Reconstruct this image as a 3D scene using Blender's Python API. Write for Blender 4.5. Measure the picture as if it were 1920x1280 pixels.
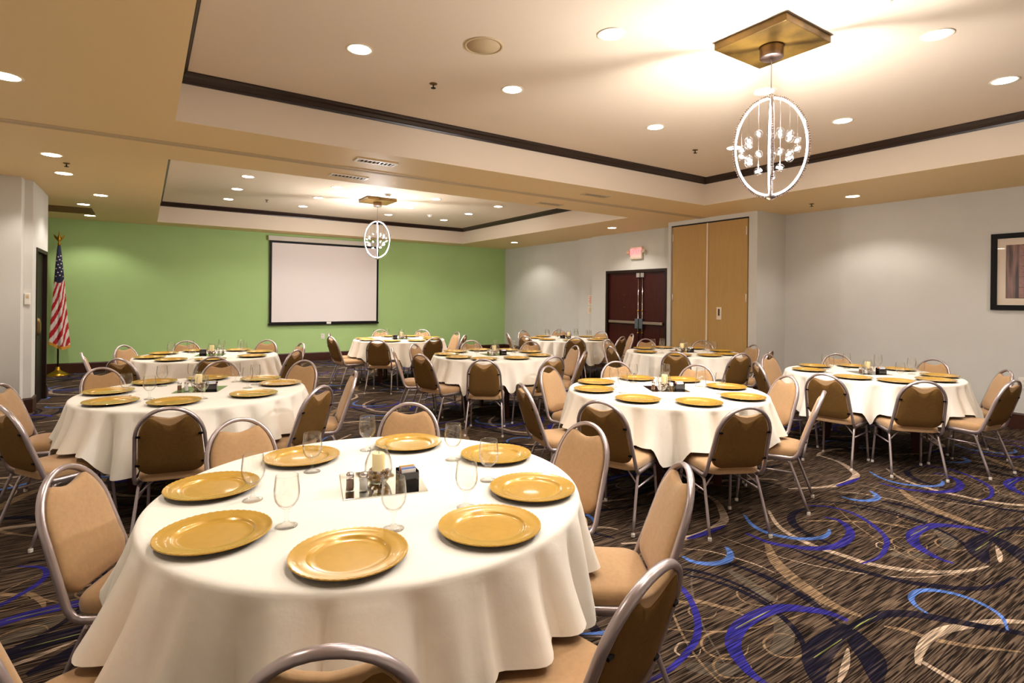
import bpy, bmesh, math, random
import numpy as np
from mathutils import Vector, Matrix

# ------------------------------------------------------------------ scene, camera, world, exposure
for _o in list(bpy.data.objects):
    bpy.data.objects.remove(_o)
scene = bpy.context.scene
COL = scene.collection
CAM_H = 1.57
YAW = math.radians(33.6577)      # camera turned right of the +Y axis (towards the green wall)
ROLL = math.radians(0.6069)
_f = Vector((math.sin(YAW), math.cos(YAW), 0))
_r0 = Vector((math.cos(YAW), -math.sin(YAW), 0))
_u0 = Vector((0, 0, 1))
_r = _r0 * math.cos(ROLL) + _u0 * math.sin(ROLL)
_u = _u0 * math.cos(ROLL) - _r0 * math.sin(ROLL)
cam_data = bpy.data.cameras.new('camera')
cam_data.sensor_width = 36
cam_data.lens = 1035.42 / 1920 * 36
cam_data.shift_y = -80.35 / 1920
cam_data.clip_start = 0.02
cam = bpy.data.objects.new('camera', cam_data)
COL.objects.link(cam)
cam.matrix_world = Matrix(((_r.x, _u.x, -_f.x, 0), (_r.y, _u.y, -_f.y, 0), (_r.z, _u.z, -_f.z, CAM_H), (0, 0, 0, 1)))
scene.camera = cam
world = bpy.data.worlds.new('world')
scene.world = world
world.use_nodes = True
world.node_tree.nodes['Background'].inputs[0].default_value = (1.0, 0.86, 0.7, 1)
world.node_tree.nodes['Background'].inputs[1].default_value = 0.02
vs = scene.view_settings
vs.view_transform = 'Standard'
vs.look = 'None'
vs.gamma = 1
vs.use_curve_mapping = False
vs.exposure = 1.0
scene.cycles.use_denoising = True
scene.cycles.adaptive_threshold = 0.02
scene.cycles.max_bounces = 10
scene.cycles.diffuse_bounces = 6
scene.cycles.transparent_max_bounces = 24
scene.cycles.caustics_reflective = False
scene.cycles.caustics_refractive = False
scene.cycles.sample_clamp_indirect = 8.0
CAN_POWER = 34.0          # one recessed downlight
CAN_COLOR = (1.0, 0.93, 0.85)
PENDANT_POWER = 92.0     # one crystal pendant
PENDANT_COLOR = (1.0, 0.97, 0.97)
random.seed(7)

# carpet motif: (yarn colour, widest width in m, centre line on the floor)
STROKES = [
    ('royal',0.075,[(2.90,1.34),(2.89,1.42),(2.83,1.50),(2.73,1.58),(2.57,1.61),(2.41,1.60),(2.28,1.55),(2.22,1.50),(2.17,1.43),(2.14,1.36),(2.14,1.29)]),
    ('royal',0.05,[(2.99,2.38),(3.16,2.37),(3.40,2.38)]),
    ('royal',0.06,[(3.40,2.22),(3.40,2.06),(3.47,1.94),(3.58,1.84),(3.75,1.79),(3.96,1.82),(4.10,1.90),(4.17,2.00),(4.14,2.08)]),
    ('royal',0.035,[(4.26,2.27),(4.38,2.17),(4.40,2.00),(4.28,1.81),(4.12,1.67),(3.94,1.60),(3.76,1.57),(3.59,1.59)]),
    ('navy',0.035,[(2.58,2.08),(2.66,1.96),(2.70,1.82),(2.70,1.66),(2.66,1.54),(2.59,1.42),(2.50,1.34),(2.40,1.29)]),
    ('navy',0.05,[(2.92,2.05),(2.95,1.92),(2.96,1.80),(2.95,1.67),(2.92,1.53),(2.84,1.38),(2.81,1.32)]),
    ('navy',0.12,[(2.86,1.32),(2.69,1.31),(2.53,1.29),(2.41,1.24),(2.31,1.18)]),
    ('navy',0.12,[(2.84,1.31),(2.75,1.21),(2.67,1.13),(2.52,1.05)]),
    ('navy',0.065,[(2.80,1.31),(2.98,1.29),(3.11,1.27),(3.23,1.20),(3.31,1.10),(3.39,0.98),(3.50,0.83),(3.56,0.70)]),
    ('navy',0.05,[(4.17,1.03),(3.96,1.06),(3.82,1.11),(3.72,1.19),(3.58,1.35),(3.50,1.55),(3.47,1.69),(3.44,1.83),(3.44,1.94)]),
    ('navy',0.03,[(4.30,2.31),(4.46,2.24),(4.60,2.10),(4.67,1.95),(4.69,1.78),(4.66,1.60)]),
    ('navy',0.06,[(4.19,2.25),(4.01,2.24),(3.87,2.17),(3.77,2.06),(3.73,1.91),(3.72,1.83)]),
    ('tan',0.085,[(3.37,2.05),(3.20,1.90),(3.09,1.74),(3.02,1.58),(2.98,1.44),(3.00,1.32)]),
    ('tan',0.035,[(3.00,1.22),(3.05,1.15),(3.08,1.05),(3.16,0.94),(3.31,0.79)]),
    ('tan',0.03,[(3.92,2.14),(4.13,2.01),(4.32,1.86),(4.50,1.67)]),
    ('tan',0.03,[(2.39,1.90),(2.44,1.83),(2.49,1.72),(2.51,1.63)]),
    ('grey',0.09,[(2.63,1.56),(2.59,1.49),(2.45,1.41),(2.33,1.40)]),
    ('grey',0.07,[(2.85,1.97),(2.82,1.84),(2.78,1.71),(2.77,1.62)]),
    ('grey',0.09,[(1.95,1.55),(2.01,1.49),(2.07,1.45),(2.15,1.41)]),
    ('cream',0.05,[(3.92,2.38),(3.72,2.19),(3.63,2.03),(3.60,1.85),(3.62,1.70),(3.64,1.56),(3.74,1.41),(3.88,1.29),(4.04,1.21),(4.22,1.16)]),
    ('cream',0.05,[(2.81,1.01),(2.91,1.04),(3.05,1.06),(3.20,1.05),(3.36,1.00),(3.51,0.94),(3.63,0.86),(3.68,0.79)]),
    ('cream',0.014,[(2.85,2.30),(2.96,2.19),(3.02,2.04),(3.05,1.92),(3.05,1.80)]),
    ('cream',0.03,[(2.40,1.14),(2.54,1.18),(2.67,1.23)]),
    ('cream',0.06,[(5.76,2.96),(5.69,2.72),(5.50,2.51),(5.36,2.42),(5.10,2.38),(4.82,2.42),(4.51,2.56)]),
    ('sky',0.035,[(3.31,1.15),(3.34,1.21),(3.41,1.26),(3.51,1.27),(3.60,1.23),(3.66,1.14),(3.66,1.04),(3.60,0.94),(3.47,0.88)]),
    ('sky',0.05,[(2.76,2.23),(2.76,2.15),(2.82,2.08),(2.92,2.05),(3.01,2.07),(3.08,2.13),(3.10,2.17)]),
    ('sky',0.045,[(3.68,2.42),(3.57,2.29),(3.53,2.17),(3.56,2.06),(3.65,1.96),(3.77,1.91),(3.88,1.92),(3.95,1.95)]),
    ('lime',0.007,[(2.37,1.60),(2.49,1.60),(2.66,1.60)]),
    ('lime',0.007,[(2.47,1.28),(2.58,1.28),(2.72,1.28)]),
    ('lime',0.007,[(2.84,1.29),(2.95,1.29),(3.07,1.28)]),
    ('tan',0.012,[(2.21,1.44),(2.19,1.49),(2.14,1.51),(2.07,1.50),(2.03,1.46),(2.03,1.42),(2.08,1.38),(2.14,1.37),(2.19,1.40)]),
    ('tan',0.012,[(2.34,1.55),(2.31,1.61),(2.24,1.64),(2.16,1.63),(2.11,1.58),(2.11,1.52),(2.16,1.47),(2.24,1.46),(2.31,1.49)]),
    ('tan',0.01,[(2.44,1.78),(2.42,1.82),(2.37,1.84),(2.32,1.83),(2.29,1.80),(2.29,1.76),(2.32,1.73),(2.37,1.72),(2.42,1.74)]),
    ('tan',0.012,[(2.55,1.40),(2.53,1.45),(2.47,1.48),(2.40,1.47),(2.35,1.43),(2.35,1.37),(2.40,1.33),(2.47,1.32),(2.53,1.35)]),
    ('cream',0.01,[(2.11,1.62),(2.10,1.65),(2.06,1.67),(2.02,1.66),(1.99,1.64),(1.99,1.60),(2.02,1.58),(2.06,1.57),(2.10,1.59)]),
    ('tan',0.008,[(3.17,1.62),(3.15,1.65),(3.11,1.67),(3.07,1.66),(3.04,1.64),(3.04,1.60),(3.07,1.58),(3.11,1.57),(3.15,1.59)]),
    ('tan',0.01,[(2.86,1.72),(2.83,1.78),(2.76,1.81),(2.68,1.80),(2.63,1.75),(2.63,1.69),(2.68,1.64),(2.76,1.63),(2.83,1.66)]),
    ('tan',0.01,[(1.95,1.90),(2.30,1.62),(2.70,1.50),(3.05,1.50)]),
    ('cream',0.01,[(3.20,2.30),(3.30,1.80),(3.60,1.40),(4.00,1.20)]),
    ('grey',0.012,[(2.00,1.30),(2.30,1.75),(2.70,2.10),(3.20,2.25)]),
    ('tan',0.012,[(3.90,1.05),(3.95,1.50),(4.20,1.90),(4.50,2.20)]),
]

# ------------------------------------------------------------------ helpers
def lin(c):
    return tuple(((v / 255) / 12.92 if v / 255 <= 0.04045 else ((v / 255 + 0.055) / 1.055) ** 2.4) for v in c)

MATS = {}
def mat(name, rgb, rough=0.6, metal=0.0, spec=0.5, coat=0.0, emit=None, estr=0.0, noise=None, bump=None, sheen=0.0):
    m = bpy.data.materials.new(name)
    m.use_nodes = True
    nt = m.node_tree
    b = nt.nodes['Principled BSDF']
    c = lin(rgb)
    b.inputs['Base Color'].default_value = (*c, 1)
    b.inputs['Roughness'].default_value = rough
    b.inputs['Metallic'].default_value = metal
    b.inputs['Specular IOR Level'].default_value = spec
    b.inputs['Coat Weight'].default_value = coat
    b.inputs['Coat Roughness'].default_value = 0.06
    b.inputs['Sheen Weight'].default_value = sheen
    if emit:
        b.inputs['Emission Color'].default_value = (*emit, 1)
        b.inputs['Emission Strength'].default_value = estr
    if noise or bump:
        tc = nt.nodes.new('ShaderNodeTexCoord')
    if noise:                      # (scale, amount, (sx,sy,sz))
        mp = nt.nodes.new('ShaderNodeMapping')
        mp.inputs['Scale'].default_value = noise[2]
        nt.links.new(tc.outputs['Object'], mp.inputs[0])
        n = nt.nodes.new('ShaderNodeTexNoise')
        n.inputs['Scale'].default_value = noise[0]
        n.inputs['Detail'].default_value = 5
        nt.links.new(mp.outputs[0], n.inputs['Vector'])
        r = nt.nodes.new('ShaderNodeValToRGB')
        a = noise[1]
        r.color_ramp.elements[0].position = 0.3
        r.color_ramp.elements[1].position = 0.7
        r.color_ramp.elements[0].color = (*[max(0, v * (1 - a)) for v in c], 1)
        r.color_ramp.elements[1].color = (*[min(1, v * (1 + a)) for v in c], 1)
        nt.links.new(n.outputs[0], r.inputs[0])
        nt.links.new(r.outputs[0], b.inputs['Base Color'])
    if bump:                       # (scale, strength, distance)
        n2 = nt.nodes.new('ShaderNodeTexNoise')
        n2.inputs['Scale'].default_value = bump[0]
        n2.inputs['Detail'].default_value = 6
        nt.links.new(tc.outputs['Object'], n2.inputs['Vector'])
        bp = nt.nodes.new('ShaderNodeBump')
        bp.inputs['Strength'].default_value = bump[1]
        bp.inputs['Distance'].default_value = bump[2]
        nt.links.new(n2.outputs[0], bp.inputs['Height'])
        nt.links.new(bp.outputs[0], b.inputs['Normal'])
    MATS[name] = m
    return m

def glass_mat(name, tint=(1, 1, 1), rough=0.02, edge=0.5, gloss=1.0):
    """thin clear glass: see-through, with Fresnel reflection"""
    m = bpy.data.materials.new(name)
    m.use_nodes = True
    nt = m.node_tree
    nt.nodes.clear()
    out = nt.nodes.new('ShaderNodeOutputMaterial')
    tr = nt.nodes.new('ShaderNodeBsdfTransparent')
    lw2 = nt.nodes.new('ShaderNodeLayerWeight')
    lw2.inputs['Blend'].default_value = 0.5
    rim = nt.nodes.new('ShaderNodeValToRGB')       # longer way through the wall at the silhouette
    rim.color_ramp.elements[0].position = 0.45
    rim.color_ramp.elements[0].color = (*tint, 1)
    rim.color_ramp.elements[1].position = 0.98
    rim.color_ramp.elements[1].color = (0.62, 0.61, 0.59, 1)
    nt.links.new(lw2.outputs['Facing'], rim.inputs[0])
    nt.links.new(rim.outputs[0], tr.inputs[0])
    gl = nt.nodes.new('ShaderNodeBsdfGlossy')
    gl.inputs['Roughness'].default_value = rough
    gl.inputs['Color'].default_value = (gloss, gloss, gloss, 1)
    lw = nt.nodes.new('ShaderNodeLayerWeight')
    lw.inputs['Blend'].default_value = 0.5
    pw = nt.nodes.new('ShaderNodeMath')
    pw.operation = 'POWER'
    pw.inputs[1].default_value = 3.2
    nt.links.new(lw.outputs['Facing'], pw.inputs[0])
    fr = nt.nodes.new('ShaderNodeMath')
    fr.operation = 'MULTIPLY_ADD'
    fr.inputs[1].default_value = edge
    fr.inputs[2].default_value = 0.035
    nt.links.new(pw.outputs[0], fr.inputs[0])
    mx = nt.nodes.new('ShaderNodeMixShader')
    nt.links.new(fr.outputs[0], mx.inputs[0])
    nt.links.new(tr.outputs[0], mx.inputs[1])
    nt.links.new(gl.outputs[0], mx.inputs[2])
    nt.links.new(mx.outputs[0], out.inputs[0])
    MATS[name] = m
    return m

def set_parent(o, p):
    if p is not None:
        o.parent = p

def obj(name, bm, material, parent=None, smooth=False, loc=None, rotz=0.0):
    """link a bmesh (or mesh) as one mesh object"""
    if isinstance(bm, bpy.types.Mesh):
        me = bm
    else:
        me = bpy.data.meshes.new(name)
        bmesh.ops.recalc_face_normals(bm, faces=bm.faces)
        bm.to_mesh(me)
        bm.free()
        ms = material if isinstance(material, (list, tuple)) else [material]
        for m in ms:
            me.materials.append(MATS[m])
        if smooth:
            for p in me.polygons:
                p.use_smooth = True
            if smooth is not True:
                me.set_sharp_from_angle(angle=math.radians(smooth))
    o = bpy.data.objects.new(name, me)
    COL.objects.link(o)
    set_parent(o, parent)
    if loc is not None:
        o.location = loc
    o.rotation_euler = (0, 0, rotz)
    return o

def thing(name, label, cat, loc=(0, 0, 0), rotz=0.0, group=None):
    o = bpy.data.objects.new(name, None)
    COL.objects.link(o)
    o.empty_display_size = 0.05
    o.location = loc
    o.rotation_euler = (0, 0, rotz)
    return tag(o, label, cat, group)

def tag(o, label, cat, group=None):
    o['label'] = label
    o['category'] = cat
    if group:
        o['group'] = group
    return o

def struct(o, label=None):
    o['kind'] = 'structure'
    if label:
        o['label'] = label
    return o

def children_of(o, table):
    return table.get(o.name, [])

def copy_tree(root, loc, rotz, label=None, group=None):
    """copy a thing with its parts and sub-parts (mesh data shared)"""
    r = root.copy()
    COL.objects.link(r)
    r.location = loc
    r.rotation_euler = (0, 0, rotz)
    if label:
        r['label'] = label
    if group:
        r['group'] = group
    for ch in TREE.get(root.name, []):
        c = ch.copy()
        COL.objects.link(c)
        c.parent = r
        for g in TREE.get(ch.name, []):
            d = g.copy()
            COL.objects.link(d)
            d.parent = c
    return r

TREE = {}
def remember(root):
    """note the children of a prototype once, so that copying stays quick"""
    TREE[root.name] = [c for c in bpy.data.objects if c.parent == root]
    for c in TREE[root.name]:
        TREE[c.name] = [g for g in bpy.data.objects if g.parent == c]
    return root

def add_box(bm, x0, x1, y0, y1, z0, z1, mi=0, bevel=0.0):
    g = bmesh.ops.create_cube(bm, size=1.0)
    vs_ = g['verts']
    for v in vs_:
        v.co = Vector(((x0 + x1) / 2 + v.co.x * (x1 - x0), (y0 + y1) / 2 + v.co.y * (y1 - y0), (z0 + z1) / 2 + v.co.z * (z1 - z0)))
    fs = {f for v in vs_ for f in v.link_faces}
    for f in fs:
        f.material_index = mi
    if bevel:
        es = {e for v in vs_ for e in v.link_edges}
        r = bmesh.ops.bevel(bm, geom=list(es), offset=bevel, segments=2, affect='EDGES', profile=0.6)
        for f in r['faces']:
            f.material_index = mi
    return bm

def box(x0, x1, y0, y1, z0, z1, bevel=0.0):
    return add_box(bmesh.new(), x0, x1, y0, y1, z0, z1, 0, bevel)

def add_lathe(bm, prof, seg=32, c=(0, 0, 0), mi=0, close=True):
    rings = []
    for r, z in prof:
        if r < 1e-5:
            rings.append([bm.verts.new((c[0], c[1], c[2] + z))])
        else:
            rings.append([bm.verts.new((c[0] + r * math.cos(2 * math.pi * i / seg), c[1] + r * math.sin(2 * math.pi * i / seg), c[2] + z)) for i in range(seg)])
    for a, b in zip(rings, rings[1:]):
        if len(a) == 1 and len(b) == 1:
            continue
        for i in range(seg):
            j = (i + 1) % seg
            if len(a) == 1:
                f = bm.faces.new((a[0], b[i], b[j]))
            elif len(b) == 1:
                f = bm.faces.new((a[i], b[0], a[j]))
            else:
                f = bm.faces.new((a[i], b[i], b[j], a[j]))
            f.material_index = mi
    return bm

def lathe(prof, seg=32):
    return add_lathe(bmesh.new(), prof, seg)

def add_tube(bm, pts, ra, rb=None, seg=8, closed=False, mi=0, side=None):
    """sweep an oval (ra across `side`, rb the other way) along a path"""
    rb = rb or ra
    P = [Vector(p) for p in pts]
    n = len(P)
    rings = []
    prev = None
    for i in range(n):
        if closed:
            t = P[(i + 1) % n] - P[i - 1]
        else:
            t = P[min(i + 1, n - 1)] - P[max(i - 1, 0)]
        t.normalize()
        if prev is None:
            ref = Vector(side) if side else (Vector((1, 0, 0)) if abs(t.x) < 0.8 else Vector((0, 1, 0)))
        else:
            ref = prev
        a = (ref - t * ref.dot(t)).normalized()
        b = t.cross(a)
        prev = a
        rings.append([bm.verts.new(P[i] + a * (ra * math.cos(2 * math.pi * k / seg)) + b * (rb * math.sin(2 * math.pi * k / seg))) for k in range(seg)])
    m = n if closed else n - 1
    for i in range(m):
        A, B = rings[i], rings[(i + 1) % n]
        for k in range(seg):
            f = bm.faces.new((A[k], A[(k + 1) % seg], B[(k + 1) % seg], B[k]))
            f.material_index = mi
    if not closed:
        bm.faces.new(rings[0][::-1]).material_index = mi
        bm.faces.new(rings[-1]).material_index = mi
    return bm

def tube(pts, ra, rb=None, seg=8, closed=False, side=None):
    return add_tube(bmesh.new(), pts, ra, rb, seg, closed, 0, side)

def catmull(pts, k=6, closed=False):
    P = [Vector(p) for p in pts]
    n = len(P)
    out = []
    for i in range(n if closed else n - 1):
        p0 = P[i - 1] if (closed or i > 0) else P[0] * 2 - P[1]
        p1 = P[i]
        p2 = P[(i + 1) % n]
        p3 = P[(i + 2) % n] if (closed or i + 2 < n) else P[-1] * 2 - P[-2]
        for j in range(k):
            t = j / k
            out.append(0.5 * (2 * p1 + (p2 - p0) * t + (2 * p0 - 5 * p1 + 4 * p2 - p3) * t * t + (3 * p1 - p0 - 3 * p2 + p3) * t ** 3))
    if not closed:
        out.append(P[-1])
    return out

def pillow(outline, frame, front, back):
    """a padded slab: outline in (u,v), swollen by rings of (scale, height) to the front and back"""
    bm = bmesh.new()
    cu = sum(p[0] for p in outline) / len(outline)
    cv = sum(p[1] for p in outline) / len(outline)
    def ring(s, h):
        return [bm.verts.new(frame(cu + (u - cu) * s, cv + (v - cv) * s, h)) for u, v in outline]
    rs = [ring(s, h) for s, h in back[::-1]] + [ring(s, h) for s, h in front]
    n = len(outline)
    for a, b in zip(rs, rs[1:]):
        for i in range(n):
            bm.faces.new((a[i], a[(i + 1) % n], b[(i + 1) % n], b[i]))
    for r, s, h in ((rs[0], back[-1][0], back[-1][1]), (rs[-1], front[-1][0], front[-1][1])):
        c = bm.verts.new(frame(cu, cv, h))
        for i in range(n):
            bm.faces.new((r[i], r[(i + 1) % n], c))
    return bm

def rounded_rect(x0, x1, y0, y1, r, k=6):
    pts = []
    for cx, cy, a0 in ((x1 - r, y1 - r, 0), (x0 + r, y1 - r, 90), (x0 + r, y0 + r, 180), (x1 - r, y0 + r, 270)):
        for i in range(k + 1):
            a = math.radians(a0 + 90 * i / k)
            pts.append((cx + r * math.cos(a), cy + r * math.sin(a)))
    return pts

def text_mesh(body, size, depth=0.002, font_scale=(1, 1)):
    cu = bpy.data.curves.new('lettering', 'FONT')
    cu.body = body
    cu.size = size
    cu.extrude = depth
    cu.align_x = 'CENTER'
    cu.align_y = 'CENTER'
    o = bpy.data.objects.new('lettering', cu)
    COL.objects.link(o)
    dg = bpy.context.evaluated_depsgraph_get()
    me = bpy.data.meshes.new_from_object(o.evaluated_get(dg))
    bpy.data.objects.remove(o)
    return me

# ------------------------------------------------------------------ materials
mat('soffit_paint', (244, 214, 160), 0.55, spec=0.25)
mat('tray_paint', (238, 220, 196), 0.55, spec=0.25)
mat('tray_side_paint', (228, 212, 190), 0.6, spec=0.2)
mat('wall_grey', (212, 209, 202), 0.75, spec=0.2, noise=(3, 0.02, (1, 1, 1)))
mat('wall_green', (172, 202, 134), 0.75, spec=0.2, noise=(2, 0.02, (1, 1, 1)))
mat('crown_wood', (40, 22, 10), 0.35, spec=0.5, noise=(6, 0.35, (1, 1, 14)))
mat('base_wood', (60, 30, 18), 0.4, spec=0.4, noise=(6, 0.3, (1, 1, 14)))
mat('door_wood', (62, 13, 7), 0.4, spec=0.25, noise=(5, 0.25, (4, 4, 0.5)))
mat('door_dark', (24, 12, 10), 0.5, spec=0.2)
mat('frame_brown', (36, 19, 11), 0.5, spec=0.25)
mat('partition_vinyl', (188, 150, 90), 0.6, spec=0.3, noise=(40, 0.04, (1, 1, 0.1)))
mat('trim_white', (214, 206, 190), 0.6)
mat('chrome', (210, 205, 205), 0.15, metal=1.0)
mat('brushed', (170, 150, 145), 0.3, metal=1.0)
mat('steel_blue', (120, 124, 150), 0.25, metal=0.9)
mat('brass', (190, 145, 50), 0.28, metal=1.0)
mat('bronze', (120, 95, 55), 0.35, metal=0.8)
mat('panel_brown', (128, 94, 52), 0.6, spec=0.2)
mat('white_plastic', (235, 228, 218), 0.4)
mat('grille', (206, 182, 142), 0.6)
mat('black', (12, 9, 8), 0.55, spec=0.2)
mat('black_gloss', (14, 9, 10), 0.12, coat=0.5)
mat('dark_slot', (24, 18, 12), 0.8)
mat('screen_white', (236, 226, 222), 0.9, spec=0.1)
mat('lamp_glow', (255, 250, 240), 0.5, emit=(1.0, 0.93, 0.84), estr=14.0)
mat('can_trim', (235, 225, 205), 0.4)
mat('led', (255, 255, 255), 0.5, emit=(0.96, 0.93, 1.0), estr=9.0)
mat('painted_glint', (255, 255, 255), 0.2, emit=(0.93, 0.88, 1.0), estr=0.7)  # emission stands in for LED light caught by the glass balls
mat('gold_leaf', (112, 84, 32), 0.4, metal=0.5, noise=(5, 0.5, (1, 1, 1)))
mat('linen', (240, 233, 220), 0.85, spec=0.15, sheen=0.15, bump=(16, 0.3, 0.008))
mat('fabric_tan', (176, 140, 100), 0.9, spec=0.12, sheen=0.25, noise=(60, 0.06, (1, 1, 1)), bump=(500, 0.15, 0.0006))
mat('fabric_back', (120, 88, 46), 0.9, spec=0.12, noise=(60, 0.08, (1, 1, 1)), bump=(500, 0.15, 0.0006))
mat('chair_metal', (188, 174, 173), 0.3, metal=0.7)
mat('glide', (225, 215, 205), 0.5)
mat('table_wood', (74, 30, 16), 0.4, noise=(5, 0.3, (3, 3, 0.6)))
mat('charger_gold', (200, 156, 62), 0.26, metal=0.15, coat=0.55, noise=(30, 0.05, (1, 1, 1)))
mat('charger_under', (34, 20, 10), 0.5)
mat('mirror', (225, 228, 222), 0.03, metal=1.0)
mat('candle_wax', (250, 222, 160), 0.5, emit=(1.0, 0.8, 0.42), estr=0.12)
mat('bead_gold', (188, 150, 92), 0.1, metal=0.8)
mat('bead_clear', (206, 188, 190), 0.06, metal=0.6)
mat('salt', (238, 234, 228), 0.9)
mat('pepper', (120, 82, 48), 0.9)
mat('packet_pink', (240, 120, 130), 0.6)
mat('packet_blue', (120, 150, 225), 0.6)
mat('packet_white', (240, 236, 232), 0.6)
mat('packet_yellow', (242, 210, 90), 0.6)
mat('exit_red', (255, 60, 70), 0.4, emit=(1.0, 0.1, 0.12), estr=2.2)
mat('exit_face', (245, 200, 190), 0.4, emit=(1.0, 0.5, 0.42), estr=0.12)
mat('exit_body', (222, 205, 180), 0.5)
mat('mat_cream', (236, 218, 196), 0.9)
mat('flag_red', (178, 18, 30), 0.8)
mat('flag_white', (225, 208, 200), 0.8)
mat('flag_navy', (22, 24, 52), 0.8)
mat('fringe', (215, 150, 45), 0.6)
glass_mat('clear_glass', (0.985, 0.985, 0.98), 0.01, 0.55)
glass_mat('globe_glass', (0.97, 0.975, 0.97), 0.01, 0.55)
glass_mat('picture_glass', (1, 1, 1), 0.02, 0.2)

def carpet_material(name, yarn=None):
    m = bpy.data.materials.new(name)
    m.use_nodes = True
    nt = m.node_tree
    b = nt.nodes['Principled BSDF']
    b.inputs['Roughness'].default_value = 0.95
    b.inputs['Specular IOR Level'].default_value = 0.05
    tc = nt.nodes.new('ShaderNodeTexCoord')
    def streak(sx, sy, scale, detail=3):
        mp = nt.nodes.new('ShaderNodeMapping')
        mp.inputs['Scale'].default_value = (sx, sy, 1)
        nt.links.new(tc.outputs['Object'], mp.inputs[0])
        n = nt.nodes.new('ShaderNodeTexNoise')
        n.inputs['Scale'].default_value = scale
        n.inputs['Detail'].default_value = detail
        nt.links.new(mp.outputs[0], n.inputs['Vector'])
        return n.outputs[0]
    def ramp(src, stops):
        r = nt.nodes.new('ShaderNodeValToRGB')
        r.color_ramp.interpolation = 'LINEAR'
        while len(r.color_ramp.elements) < len(stops):
            r.color_ramp.elements.new(0.5)
        for e, (p, c) in zip(r.color_ramp.elements, stops):
            e.position = p
            e.color = (*lin(c), 1)
        nt.links.new(src, r.inputs[0])
        return r.outputs[0]
    # woven dashes running along X, showing through the motif as well
    s1 = streak(0.8, 26, 3.2, 2)
    s2 = streak(2.0, 50, 3.0, 1)
    base = ramp(s1, [(0.38, (16, 11, 10)), (0.46, (31, 23, 19)), (0.53, (52, 40, 33)), (0.62, (104, 86, 70))])
    fine = ramp(s2, [(0.43, (16, 11, 9)), (0.50, (36, 27, 22)), (0.60, (120, 100, 80))])
    def mix(fac, a, b_):
        mx = nt.nodes.new('ShaderNodeMix')
        mx.data_type = 'RGBA'
        if isinstance(fac, float):
            mx.inputs[0].default_value = fac
        else:
            nt.links.new(fac, mx.inputs[0])
        nt.links.new(a, mx.inputs[6])
        nt.links.new(b_, mx.inputs[7])
        return mx.outputs[2]
    col = mix(0.45, base, fine)
    if yarn:
        rgb = [v * 1.0 for v in yarn]
        yr = ramp(s2, [(0.40, tuple(v * 0.62 for v in rgb)), (0.52, tuple(rgb)), (0.64, tuple(min(255, v * 1.18 + 8) for v in rgb))])
        fac = nt.nodes.new('ShaderNodeMapRange')
        fac.inputs['From Min'].default_value = 0.52
        fac.inputs['From Max'].default_value = 0.66
        fac.inputs['To Min'].default_value = 0.04
        fac.inputs['To Max'].default_value = 0.38
        nt.links.new(s1, fac.inputs[0])
        col = mix(fac.outputs[0], yr, col)
    nt.links.new(col, b.inputs['Base Color'])
    MATS[name] = m
carpet_material('carpet')
for n_, c_ in dict(royal=(40, 36, 116), navy=(17, 15, 29), tan=(122, 99, 74), cream=(164, 142, 120), sky=(74, 104, 166), grey=(82, 72, 60), lime=(126, 128, 70)).items():
    carpet_material('yarn_' + n_, c_)

# ------------------------------------------------------------------ the room
Z_SOF, Z_CROWN, Z_TRAY = 3.055, 3.382, 3.47
X_L, X_R = -1.80, 9.18
Y_B, Y_G = -1.75, 13.99
TX0, TX1 = 0.206, 7.26
TRAYS = ((-0.75, 5.51), (7.13, 13.35))

def quad(bm, pts, mi=0):
    f = bm.faces.new([bm.verts.new(p) for p in pts])
    f.material_index = mi
    return f

# floor: carpet with the woven swirl motif inlaid in the pile
bm = bmesh.new()
quad(bm, [(X_L, Y_B, 0), (X_R, Y_B, 0), (X_R, Y_G, 0), (X_L - 1.2, Y_G, 0), (X_L - 1.2, 10.9, 0), (X_L, 10.9, 0)])
YARN = ['royal', 'navy', 'tan', 'cream', 'sky', 'grey', 'lime']
LAYER = {'grey': 1, 'tan': 2, 'cream': 3, 'navy': 4, 'royal': 5, 'sky': 6, 'lime': 7}
def ribbon(bm, pts, width, mi, z, dx, dy):
    P = catmull([(x + dx, y + dy, 0) for x, y in pts], 5)
    n = len(P)
    prev = None
    for i, p in enumerate(P):
        t = (P[min(i + 1, n - 1)] - P[max(i - 1, 0)]).normalized()
        s = i / (n - 1)
        w = width * 0.5 * (0.18 + 0.82 * math.sin(math.pi * min(1, max(0, s * 0.92 + 0.06))) ** 0.8)
        nrm = Vector((-t.y, t.x, 0)) * w
        a, b_ = p + nrm, p - nrm
        a.z = b_.z = z
        va, vb = bm.verts.new(a), bm.verts.new(b_)
        if prev:
            f = bm.faces.new((prev[0], prev[1], vb, va))
            f.material_index = mi
        prev = (va, vb)
for row in range(-2, 7):
    for colm in range(-4, 5):
        dx = colm * 1.94 + (0.97 if row % 2 else 0)
        dy = row * 1.94
        for c, wd, pts in STROKES:
            xs = [p[0] + dx for p in pts]
            ys = [p[1] + dy for p in pts]
            if min(xs) < X_L + 0.05 or max(xs) > X_R - 0.4 or min(ys) < Y_B + 0.05 or max(ys) > Y_G - 0.05:
                continue
            ribbon(bm, pts, wd, 1 + YARN.index(c), 0.0004 + 0.0002 * LAYER[c] + 0.00002 * (STROKES.index((c, wd, pts)) % 9), dx, dy)
me = bpy.data.meshes.new('floor')
for f in bm.faces:
    if f.normal.z < 0:
        f.normal_flip()
bm.normal_update()
for f in bm.faces:
    if f.normal.z < 0:
        f.normal_flip()
bm.to_mesh(me)
bm.free()
for n_ in ['carpet'] + ['yarn_' + y for y in YARN]:
    me.materials.append(MATS[n_])
floor = struct(obj('floor', me, None), 'dark brown streaked carpet with blue, navy and cream swirls')

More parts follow.
